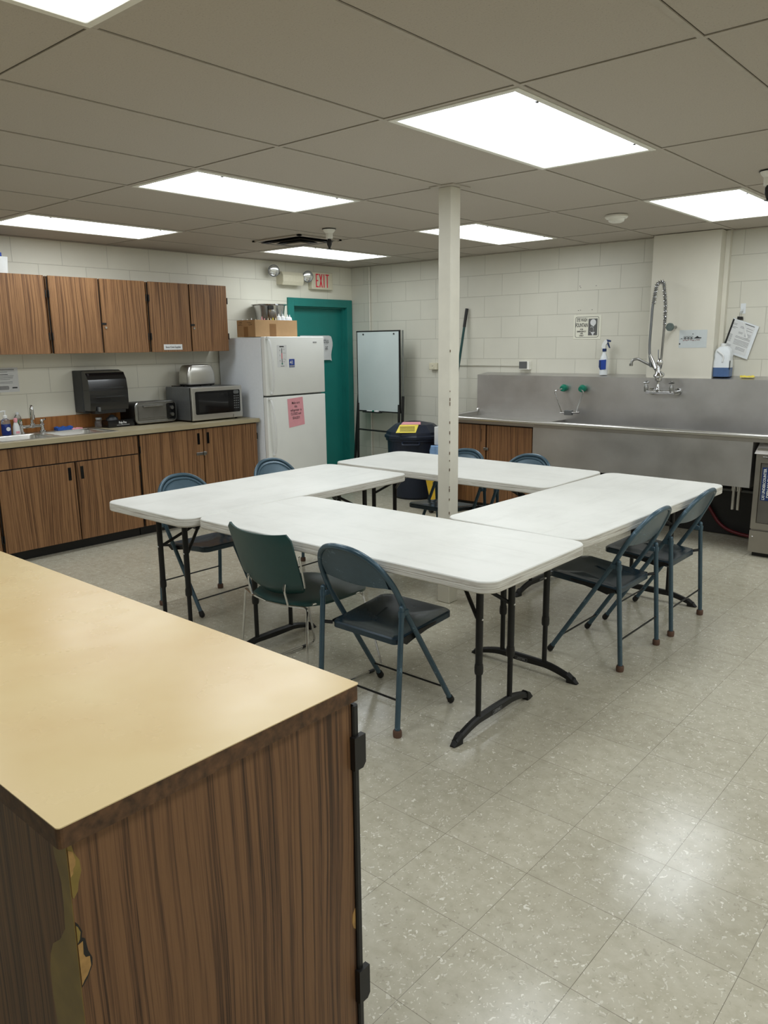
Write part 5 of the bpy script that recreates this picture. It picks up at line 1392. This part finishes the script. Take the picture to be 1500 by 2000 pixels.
t = thing('mop_bucket', 'yellow mop bucket half hidden behind the white column', 'bucket', (-4.42, 5.84, 0))
bx, by = -4.42, 5.83
bm = B()
def br_(w, h, z): return [(bx + 0.075 + p[0], by + p[1], z) for p in rrect(0, 0, w, h, 0.04, 5)]
loft(bm, [br_(0.15, 0.20, 0.06), br_(0.19, 0.24, 0.20), br_(0.225, 0.28, 0.33), br_(0.24, 0.30, 0.335), br_(0.24, 0.30, 0.345), br_(0.20, 0.26, 0.34)]); obj('tub', bm, 'yellow', t, True)
for sx_ in (-1, 1):
    for sy2 in (-1, 1):
        bm = B(); cyl(bm, (bx + 0.075 + sx_ * 0.06 - 0.012, by + sy2 * 0.09, 0.03), (bx + 0.075 + sx_ * 0.06 + 0.012, by + sy2 * 0.09, 0.03), 0.03, seg=16); obj('caster', bm, 'rubber', t, True)
bm = B(); tube(bm, [(bx + 0.0, by + 0.10, 0.33), (bx - 0.01, by + 0.10, 0.80)], 0.012); obj('wringer_handle', bm, 'grey_metal', t, True)
bm = B(); box(bm, bx - 0.07, bx + 0.04, by + 0.06, by + 0.13, 0.625, 0.800, 0.008, 2); obj('handle_block', bm, 'white', t, True)
bm = B()
rnd = random.Random(3)
lv = []
for k in range(8):
    z = 0.622 - k * 0.045
    w = 0.07 + 0.012 * math.sin(k * 1.7) + k * 0.004
    lv.append([(bx - 0.015 + (w + 0.008 * math.sin(3 * a + k)) * math.cos(a), by + 0.03 + 0.035 * math.sin(a) * (1 + 0.3 * math.sin(5 * a)), z) for a in [i * PI / 8 for i in range(16)]])
loft(bm, lv); single('cleaning_rag', bm, 'rag_blue', 'light blue rag draped below the white block behind the column', 'rag', smooth=True)

# =================================================================== FOREGROUND CABINET
t = thing('worktop', 'cream laminate worktop with a dark worn edge in the near left foreground', 'countertop', (-1.85, 0.73, 0.88))
cx0, cx1, cy0, cy1 = -2.75, -0.978, 0.424, 1.042
bm = B(); prism(bm, [(p[0], p[1], 0.9125) for p in rrect((cx0 + cx1) / 2, (cy0 + cy1) / 2, cx1 - cx0, cy1 - cy0, 0.006, 3)], (0, 0, 0.0018)); obj('laminate', bm, 'cream_top', t)
bm = B(); prism(bm, [(p[0], p[1], 0.880) for p in rrect((cx0 + cx1) / 2, (cy0 + cy1) / 2, cx1 - cx0 - 0.001, cy1 - cy0 - 0.001, 0.008, 3)], (0, 0, 0.0323)); obj('edge', bm, 'edge_worn', t)
t = thing('base_cabinet', 'walnut laminate island cabinet in the near left foreground, its corner chipped', 'cabinet', (-1.85, 0.73, 0))
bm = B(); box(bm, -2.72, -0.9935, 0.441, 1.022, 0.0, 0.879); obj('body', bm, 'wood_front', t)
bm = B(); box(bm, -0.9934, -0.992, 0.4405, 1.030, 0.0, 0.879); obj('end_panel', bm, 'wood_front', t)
for k, (a, b) in enumerate(((-1.84, -0.985), (-2.71, -1.85))):
    bm = B(); box(bm, a, b, 1.0305, 1.046, 0.07, 0.868, 0.003, 1); d = obj('door', bm, 'black', t)
    if k == 0:
        for z0, z1 in ((0.728, 0.800), (0.175, 0.255)):
            bm = B(); prism(bm, [(-0.9915, 1.026, z0), (-0.9915, 1.050, z0), (-0.9915, 1.058, z0 + 0.010), (-0.9915, 1.058, z1), (-0.9915, 1.026, z1)], (0.013, 0, 0)); obj('hinge', bm, 'black', d)
# exposed glue and bare board where the laminate has broken away
def patch(name, pts2, plane, mat, th, parent, off=0.0):
    bm = B()
    if plane == 'x': prism(bm, [(-0.992 + off, p[0], p[1]) for p in pts2], (th, 0, 0))
    else: prism(bm, [(p[0], 0.4408 - off, p[1]) for p in pts2], (0, -th, 0))
    obj(name, bm, mat, parent)
def smooth_poly(pts, n=4):
    out = []
    N = len(pts)
    for i in range(N):
        p0, p1, p2, p3 = [Vector(pts[(i + k) % N]) for k in (-1, 0, 1, 2)]
        for k in range(n):
            u = k / n
            out.append(0.5 * ((2 * p1) + (-p0 + p2) * u + (2 * p0 - 5 * p1 + 4 * p2 - p3) * u * u + (-p0 + 3 * p1 - 3 * p2 + p3) * u ** 3))
    return [(v.x, v.y) for v in out]
back = [(-0.9925, 0.878), (-1.034, 0.872), (-1.033, 0.842), (-1.024, 0.82), (-1.019, 0.80), (-1.020, 0.76), (-1.024, 0.72), (-1.045, 0.69), (-1.072, 0.668), (-1.086, 0.64), (-1.093, 0.61), (-1.094, 0.56), (-1.090, 0.51), (-1.078, 0.42), (-1.07, 0.30), (-1.05, 0.2), (-0.9925, 0.16)]
patch('chipped_area', back, 'y', 'mastic', 0.0012, t)
chip1 = [(0.4412, 0.876), (0.447, 0.874), (0.4500, 0.857), (0.4570, 0.842), (0.4580, 0.824), (0.4520, 0.806), (0.4500, 0.795), (0.4430, 0.786), (0.4412, 0.79)]
patch('chipped_area', chip1, 'x', 'mastic', 0.0009, t)
patch('chipped_area', [(0.4413, 0.866), (0.4480, 0.860), (0.4510, 0.846), (0.4500, 0.838), (0.4465, 0.834), (0.4455, 0.826), (0.4413, 0.822)], 'x', 'bare_wood', 0.0016, t)
chip2 = [(0.4412, 0.748), (0.4450, 0.742), (0.4500, 0.727), (0.4480, 0.718), (0.4530, 0.713), (0.4560, 0.69), (0.4610, 0.675), (0.4600, 0.663), (0.4520, 0.648), (0.4450, 0.640), (0.4412, 0.636)]
patch('chipped_area', chip2, 'x', 'black', 0.0008, t)
patch('chipped_area', [(0.4412, 0.742), (0.4440, 0.738), (0.4470, 0.728), (0.4450, 0.717), (0.4412, 0.712)], 'x', 'mastic', 0.0016, t)
patch('chipped_area', [(0.4412, 0.709), (0.4490, 0.711), (0.4480, 0.690), (0.4510, 0.682), (0.4570, 0.680), (0.4575, 0.664), (0.4510, 0.652), (0.4450, 0.646), (0.4412, 0.640)], 'x', 'bare_wood', 0.0016, t)
patch('chipped_area', [(1.030, 0.405), (1.022, 0.395), (1.020, 0.375), (1.024, 0.36), (1.030, 0.355)], 'x', 'bare_wood', 0.0008, t)

# =================================================================== FOLDING TABLES
TH = 0.737
def make_table(L, W, xl, xr):
    t = thing('folding_table', 'x', 'table', (0, 0, 0), 'folding tables in a square')
    def rg(i, z): return [(p[0], p[1], z) for p in rrect(0, 0, L - 2 * i, W - 2 * i, 0.072 - i, 8)]
    bm = B(); loft(bm, [rg(0.001, TH - 0.004), rg(0.004, TH)], True, True); top = obj('tabletop', bm, 'table', t, True)
    bm = B(); loft(bm, [rg(0.006, TH - 0.047), rg(0.0005, TH - 0.042), rg(0.0, TH - 0.026), rg(0.0022, TH - 0.024), rg(0.0, TH - 0.021), rg(0.001, TH - 0.0041)], True, False); obj('rim', bm, 'table_edge', top, True)
    zc = TH - 0.047
    for x, s in ((xl, 1), (xr, -1)):           # s points to the table centre
        for y in (-0.12, 0.12):
            bm = B(); cyl(bm, (x, y, 0.27), (x, y, zc), 0.0152, seg=14); lg = obj('leg', bm, 'black_metal', t, True)
            bm = B(); cyl(bm, (x, y, 0.062), (x, y, 0.27), 0.0118, seg=14); obj('lower_tube', bm, 'black_metal', lg, True)
            bm = B(); lathe(bm, [(0.0165, -0.024), (0.0185, -0.015), (0.0185, 0.006), (0.0165, 0.02)], (x, y, 0.275), 14); obj('collar', bm, 'black', lg, True)
            bm = B(); ball(bm, (x - s * 0.014, y, 0.487), 0.006); obj('rivet', bm, 'chrome', lg, True)
        bm = B(); tube(bm, [(x, -0.12, zc - 0.01), (x, 0.12, zc - 0.01)], 0.014, 8); obj('top_bar', bm, 'black_metal', t, True)
        # arched foot
        bm = B()
        prof = []
        n = 18
        rings = []
        for k in range(n + 1):
            y = -0.285 + 0.57 * k / n
            a = abs(y) / 0.285
            zt = 0.072 - 0.004 * a - max(0, a - 0.42) ** 1.5 * 0.092
            hgt = 0.034 - 0.010 * a
            w = 0.014
            rings.append([(x - w, y, zt - hgt), (x + w, y, zt - hgt), (x + w, y, zt - 0.008), (x + w * 0.5, y, zt), (x - w * 0.5, y, zt), (x - w, y, zt - 0.008)])
        loft(bm, rings); ft_ = obj('foot', bm, 'black_metal', t, True)
        for e in (-1, 1):
            bm = B(); rings = []
            for k in range(6):
                u = k / 5
                y = e * (0.250 + 0.052 * u); zt = 0.046 - 0.026 * u - 0.012 * u * u; w = 0.017 * (1 - 0.35 * u * u)
                rings.append([(x - w, y, 0.001), (x + w, y, 0.001), (x + w, y, max(zt - 0.008, .003)), (x + w * 0.5, y, zt), (x - w * 0.5, y, zt), (x - w, y, max(zt - 0.008, .003))])
            loft(bm, rings); obj('end_cap', bm, 'rubber', ft_, True)
        bm = B(); xo = x - s * 0.0143
        box(bm, min(xo, xo - s * 0.0012), max(xo, xo - s * 0.0012), -0.034, 0.034, 0.044, 0.060); pl = obj('label_plate', bm, 'black', ft_)
        bm = B()
        # lettering faces away from the table centre
        text_into(bm, 'LIFETIME', (xo - s * 0.0014, 0, 0.0515), (0, -s, 0), (0, 0, 1), 0.0125, 1.0, bold=0.02)
        for a in ((-0.034, 0.034, 0.0588, 0.0596), (-0.034, 0.034, 0.0444, 0.0452), (-0.034, -0.0332, 0.0444, 0.0596), (0.0332, 0.034, 0.0444, 0.0596)):
            box(bm, min(xo - s * .0011, xo - s * 0.0016), max(xo - s * .0011, xo - s * 0.0016), a[0], a[1], a[2], a[3])
        obj('lettering', bm, 'greyink', ft_)
        # V brace
        P = Vector((x + s * 0.17, 0, 0.60)); Q = Vector((x + s * 0.36, 0, zc - 0.005))
        for y in (-0.12, 0.12):
            bm = B(); tube(bm, [(x + s * 0.012, y, 0.49), P + Vector((0, math.copysign(0.012, y), 0))], 0.0088, 8); obj('brace_arm', bm, 'black_metal', t, True)
        bm = B()
        dq = (Q - P).normalized(); nn = Vector((0, 1, 0)); mm = dq.cross(nn)
        loft(bm, [[p + nn * a * 0.017 + mm * b * 0.012 for a, b in ((-1, -1), (1, -1), (1, 1), (-1, 1))] for p in (P - dq * 0.03, P + dq * 0.06, Q)]); obj('brace_link', bm, 'black_metal', t)
        bm = B(); tube(bm, fillet([P + Vector((s * .01, -0.02, .02)), P + Vector((-s * .012, -0.022, -.025)), P + Vector((-s * .012, 0.022, -.025)), P + Vector((s * .01, 0.02, .02))], 0.008), 0.004, 6); obj('lock_ring', bm, 'grey_metal', t, True)
    return t
T1 = make_table(1.75, 0.752, -0.705, 0.715)
T1.location = (-3.5625, 3.04, 0); T1.rotation_euler = (0, 0, PI / 2); T1['label'] = 'left white folding table, beside the base cabinets, running towards the refrigerator'
T2 = make_table(1.743, 0.757, -0.745, 0.655)
T2.location = (-2.3125, 2.5975, 0); T2['label'] = 'nearest white folding table, with the green chair and one folding chair at its near side'
T3 = make_table(1.745, 0.742, -0.710, 0.730)
T3.location = (-1.832, 3.860, 0); T3.rotation_euler = (0, 0, PI / 2 - math.radians(1.5)); T3['label'] = 'right white folding table with two folding chairs along its right side'
T4 = make_table(1.748, 0.752, -0.710, 0.635)
T4.location = (-3.09, 4.368, 0); T4['label'] = 'farthest white folding table, in front of the trash can and steel sink'

# =================================================================== FOLDING CHAIRS  (local: rear feet at y=0, facing +y)
def chair_line(z):       # long tube: from front foot to the top of the back, kinked at the hinge
    return 0.400 - 0.632 * z if z < 0.53 else 0.065 - 0.50 * (z - 0.53)
def make_folding_chair():
    t = thing('folding_chair', 'x', 'chair', (0, 0, 0), 'blue-grey metal folding chairs')
    HW = 0.208
    rt_ = 0.0118
    # back hoop: from z=.545 each side over the top
    pts = []
    zt, z0 = 0.780, 0.530
    n = 28
    for k in range(n + 1):
        a = PI * k / n
        ca, sa = math.cos(a), math.sin(a)
        x = HW * (abs(ca) ** 0.82) * (1 if ca > 0 else -1)
        z = z0 + (zt - z0) * (max(0.0, sa) ** 0.82)
        bow = 0.018 * (1 - (x / HW) ** 2) * min(1, (z - z0) / 0.12)
        pts.append((x, chair_line(z) - bow, z))
    bm = B(); tube(bm, pts, rt_ * 1.05, 10); hoop = obj('back_frame', bm, 'chair', t, True)
    # back panel
    bm = B()
    zb = 0.598
    def panel(inset, dy, k_top=0.0):
        ring = []
        m = 26
        for k in range(m + 1):
            a = PI * k / m
            ca, sa = math.cos(a), math.sin(a)
            wz = (HW - inset); hz = (zt - inset - z0)
            a0_ = math.asin(min(0.9, (zb - z0) / hz)); aa = a0_ + (PI - 2 * a0_) * k / m
            x = wz * (abs(math.cos(aa)) ** 0.82) * (1 if math.cos(aa) > 0 else -1)
            z = z0 + hz * (math.sin(aa) ** 0.82)
            bow = 0.018 * (1 - (x / HW) ** 2)
            ring.append((x, chair_line(z) - bow + dy, z))
        for k in range(1, 12):
            xe = ring[0][0]
            x = -xe + 2 * xe * k / 12
            u = 1 - (x / xe) ** 2
            z = ring[0][2] + inset * 0.5 * min(1, u * 4) - 0.016 * u
            ring.append((x, chair_line(z) - 0.018 * (1 - (x / HW) ** 2) + dy, z))
        return ring
    loft(bm, [panel(0.012, -0.004), panel(0.012, 0.006), panel(0.022, 0.009), panel(0.030, 0.003), panel(0.036, 0.0035)], False, False)
    a = panel(0.036, 0.0035); b = panel(0.012, -0.004)
    c0 = sum((Vector(p) for p in a), Vector()) / len(a)
    def fill(bm, ring, dy):
        # strip fill across x keeps the curved surface
        R = [bm.verts.new(p) for p in ring]
        N = len(R); m = 27
        topv = R[:m]; botv = [R[m - 1]] + R[m:] + [R[0]]
        # resample both chains to the same count by x
        def at(chain, x):
            for p, q in zip(chain, chain[1:]):
                if (p.co.x - x) * (q.co.x - x) <= 0 and abs(p.co.x - q.co.x) > 1e-9:
                    return p.co.lerp(q.co, (x - p.co.x) / (q.co.x - p.co.x))
            return chain[0].co
        xs = [R[0].co.x * (1 - 2 * k / 24) for k in range(1, 24)]
        prev = None
        for x in xs:
            tp, bt = at(topv, x), at(botv, x)
            col = [bm.verts.new(tp.lerp(bt, j / 6)) for j in range(7)]
            if prev:
                for j in range(6): bm.faces.new((prev[j], col[j], col[j + 1], prev[j + 1]))
            prev = col
        bmesh.ops.delete(bm, geom=R, context='VERTS')
    fill(bm, a, 0); fill(bm, b, 0)
    obj('backrest', bm, 'chair', t, True)
    # seat
    bm = B()
    def srect(w0, w1, y0, y1, r, z0, z1, n=6):
        out = []
        for (cx_, cy_, a0) in ((w1 - r, y1 - r, 0), (-(w1 - r), y1 - r, 90), (-(w0 - r * .6), y0 + r * .6, 180), (w0 - r * .6, y0 + r * .6, 270)):
            rr_ = r if a0 < 180 else r * 0.6
            for k in range(n + 1):
                a = math.radians(a0 + 90 * k / n)
                px, py = cx_ + rr_ * math.cos(a), cy_ + rr_ * math.sin(a)
                u = (py - y0) / (y1 - y0)
                out.append((px, py, z0 + (z1 - z0) * u - 0.010 * max(0, u - 0.8) / 0.2))
        return out
    R = lambda i, dz, r: srect(0.186 - i, 0.196 - i, 0.045 + i, 0.430 - i, r, 0.398 + dz, 0.436 + dz)
    loft(bm, [R(0.004, -0.030, 0.045), R(0.0, -0.028, 0.05), R(0.0, -0.006, 0.05), R(0.006, 0.0, 0.05), R(0.030, -0.001, 0.045), R(0.055, -0.008, 0.04), R(0.12, -0.012, 0.03)], True, True)
    seat = obj('seat', bm, 'chair_seat', t, True)
    for s in (-1, 1):
        # side bracket under the seat
        bm = B()
        prism(bm, [(s * 0.190, 0.06, 0.385), (s * 0.190, 0.10, 0.362), (s * 0.190, 0.14, 0.372), (s * 0.190, 0.30, 0.400), (s * 0.190, 0.30, 0.41), (s * 0.190, 0.06, 0.395)], (s * 0.004, 0, 0)); obj('side_bracket', bm, 'black_metal', seat)
        # front leg: lower part of the long tube
        bm = B(); tube(bm, [(s * HW, chair_line(0.545), 0.545), (s * HW, chair_line(0.53), 0.53), (s * HW, chair_line(0.03), 0.03)], rt_, 10); lf = obj('leg', bm, 'chair', t, True)
        bm = B(); d = (Vector((s * HW, chair_line(0.0), 0.0)) - Vector((s * HW, chair_line(0.05), 0.05))).normalized()
        p = Vector((s * HW, chair_line(0.018), 0.018)); cyl(bm, p - d * 0.022, p + d * 0.004, 0.0145, 0.0165, 12); ball(bm, p + d * 0.002, 0.0155); obj('foot_cap', bm, 'rubber', lf, True)
        # rear leg
        bm = B(); tube(bm, [(s * 0.222, 0.002, 0.03), (s * 0.222, 0.036, 0.540)], rt_, 10); ball(bm, (s * 0.222, 0.036, 0.542), 0.0122); lr = obj('leg', bm, 'chair', t, True)
        bm = B(); lathe(bm, [(0.0175, 0.001), (0.019, 0.006), (0.019, 0.024), (0.0165, 0.03)], (s * 0.222, 0.002, 0), 12); obj('foot_cap', bm, 'brown_rubber', lr, True)
        # hinge strap at the top of the rear leg
        bm = B(); lathe(bm, [(0.0145, -0.012), (0.0145, 0.012)], (s * 0.222, 0.034, 0.517), 12)
        box(bm, min(s * 0.205, s * 0.226), max(s * 0.205, s * 0.226), 0.034, 0.078, 0.505, 0.530, 0.003, 1); obj('hinge', bm, 'chair', t, True)
        # seat pivot peg
        bm = B(); cyl(bm, (s * 0.186, 0.055, 0.385), (s * 0.224, 0.028, 0.388), 0.008, seg=8); obj('pivot', bm, 'black_metal', t, True)
    bm = B(); tube(bm, [(-HW, chair_line(0.095), 0.095), (HW, chair_line(0.095), 0.095)], 0.0045, 8); obj('stretcher', bm, 'black_metal', t, True)
    bm = B(); tube(bm, [(-0.222, 0.011, 0.155), (0.222, 0.011, 0.155)], 0.0045, 8); obj('stretcher', bm, 'black_metal', t, True)
    return t
fc = make_folding_chair()
fc.location = (-2.102, 2.222, 0); fc['label'] = 'worn blue-grey folding chair nearest the camera, just right of the green chair'
dup(fc, (-1.461, 3.632, 0), PI / 2, 'blue-grey folding chair at the right table, the nearer of the two there')
dup(fc, (-1.449, 4.245, 0), PI / 2, 'blue-grey folding chair at the right table, the farther of the two there')
dup(fc, (-4.075, 2.79, 0), -PI / 2, 'blue-grey folding chair at the left table, in front of the sink cabinet')
dup(fc, (-4.128, 3.59, 0), -PI / 2, 'blue-grey folding chair at the left table, in front of the hasp-locked cabinet, near the refrigerator')
dup(fc, (-3.365, 4.770, 0), PI, 'blue-grey folding chair behind the farthest table, partly hidden by the white column')
dup(fc, (-2.83, 4.80, 0), PI, 'blue-grey folding chair behind the farthest table, in front of the steel sink apron')

# =================================================================== GREEN STACKING CHAIR (local: facing +y)
t = thing('stacking_chair', 'dark green plastic chair with thin chrome sled legs at the nearest table', 'chair', (0, 0, 0))
bm = B()
nu, nv = 14, 12
g0, g1 = [], []
for j in range(nv + 1):
    v = j / nv
    z = 0.478 + 0.285 * v
    hw = 0.213 + 0.012 * v
    if v < 0.2: hw -= 0.05 * (1 - v / 0.2) ** 2.5
    if v > 0.9: hw -= 0.026 * ((v - 0.9) / 0.1) ** 2
    r0, r1 = [], []
    for i in range(nu + 1):
        u = -1 + 2 * i / nu
        y = -0.012 - 0.09 * (v - 0.2) - 0.045 * (1 - u * u) + (0.03 * (1 - v / 0.2) ** 2 if v < 0.2 else 0)
        zz = z - 0.018 * (1 - u * u) * (1 - v) + (0.012 * (abs(u) ** 3) * v)
        r0.append((u * hw, y, zz)); r1.append((u * hw * 0.985, y + 0.009, zz))
    g0.append(r0); g1.append(r1)
def grid(bm, g):
    V = [[bm.verts.new(p) for p in r] for r in g]
    for a, b in zip(V, V[1:]):
        for k in range(len(a) - 1): bm.faces.new((a[k], a[k + 1], b[k + 1], b[k]))
    return V
Va, Vb = grid(bm, g0), grid(bm, g1)
def stitch(bm, A, Bv):
    a = A[0] + [r[-1] for r in A[1:]] + A[-1][-2::-1] + [r[0] for r in A[-2:0:-1]]
    b = Bv[0] + [r[-1] for r in Bv[1:]] + Bv[-1][-2::-1] + [r[0] for r in Bv[-2:0:-1]]
    n = len(a)
    for k in range(n): bm.faces.new((a[k], b[k], b[(k + 1) % n], a[(k + 1) % n]))
stitch(bm, Va, Vb)
obj('backrest', bm, 'green_shell', t, True)
bm = B()
g0, g1 = [], []
for j in range(nv + 1):
    v = j / nv
    y = 0.0 + 0.44 * v
    hw = 0.205 + 0.02 * math.sin(v * PI)
    hw -= 0.05 * max(0, 0.25 - v) / 0.25 if v < 0.25 else 0
    hw -= 0.06 * (max(0, v - 0.85) / 0.15) ** 2
    r0, r1 = [], []
    for i in range(nu + 1):
        u = -1 + 2 * i / nu
        z = 0.440 - 0.012 * (1 - u * u) - 0.03 * max(0, v - 0.75) ** 2 * 16 * 0.35 - 0.012 * abs(u) ** 6
        r0.append((u * hw, y - (0.03 * (1 - u * u) if v == 0 else 0.03 * (1 - u * u) * (1 - v)), z)); r1.append((u * hw * 0.98, r0[-1][1], z - 0.014))
    g0.append(r0); g1.append(r1)
Va, Vb = grid(bm, g0), grid(bm, g1); stitch(bm, Va, Vb)
obj('seat', bm, 'green_shell', t, True)
wr = 0.0056
for s in (-1, 1):
    bm = B(); tube(bm, fillet([(s * 0.0, -0.045, 0.424), (s * 0.12, -0.030, 0.426), (s * 0.222, 0.005, 0.430), (s * 0.245, -0.03, 0.012), (s * 0.245, 0.46, 0.012), (s * 0.215, 0.36, 0.418), (s * 0.195, 0.06, 0.424)], [0, 0.04, 0.02, 0.03, 0.035, 0.03, 0], 6), wr, 8)
    fr_ = obj('sled_leg', bm, 'chrome', t, True)
    bm = B(); tube(bm, fillet([(s * 0.130, -0.026, 0.424), (s * 0.130, -0.046, 0.50), (s * 0.130, -0.040, 0.53)], 0.02), wr, 8); obj('back_stay', bm, 'chrome', t, True)
    bm = B(); cyl(bm, (s * 0.245, 0.07, 0.011), (s * 0.245, 0.10, 0.011), 0.0085); obj('glide', bm, 'black', fr_, True)
    bm = B(); cyl(bm, (s * 0.245, 0.37, 0.011), (s * 0.245, 0.40, 0.011), 0.0085); obj('glide', bm, 'black', fr_, True)
bm = B(); tube(bm, [(0.216, 0.002, 0.52), (0.220, -0.016, 0.60), (0.222, -0.030, 0.67)], 0.0045, 8); obj('side_trim', bm, 'chrome', t, True)
bm = B(); ball(bm, (-0.118, -0.055, 0.528), 0.007, 1, 0.4, 1); obj('screw', bm, 'brushed', t, True)
t.location = (-2.640, 2.250, 0); t.rotation_euler = (0, 0, math.radians(-2))
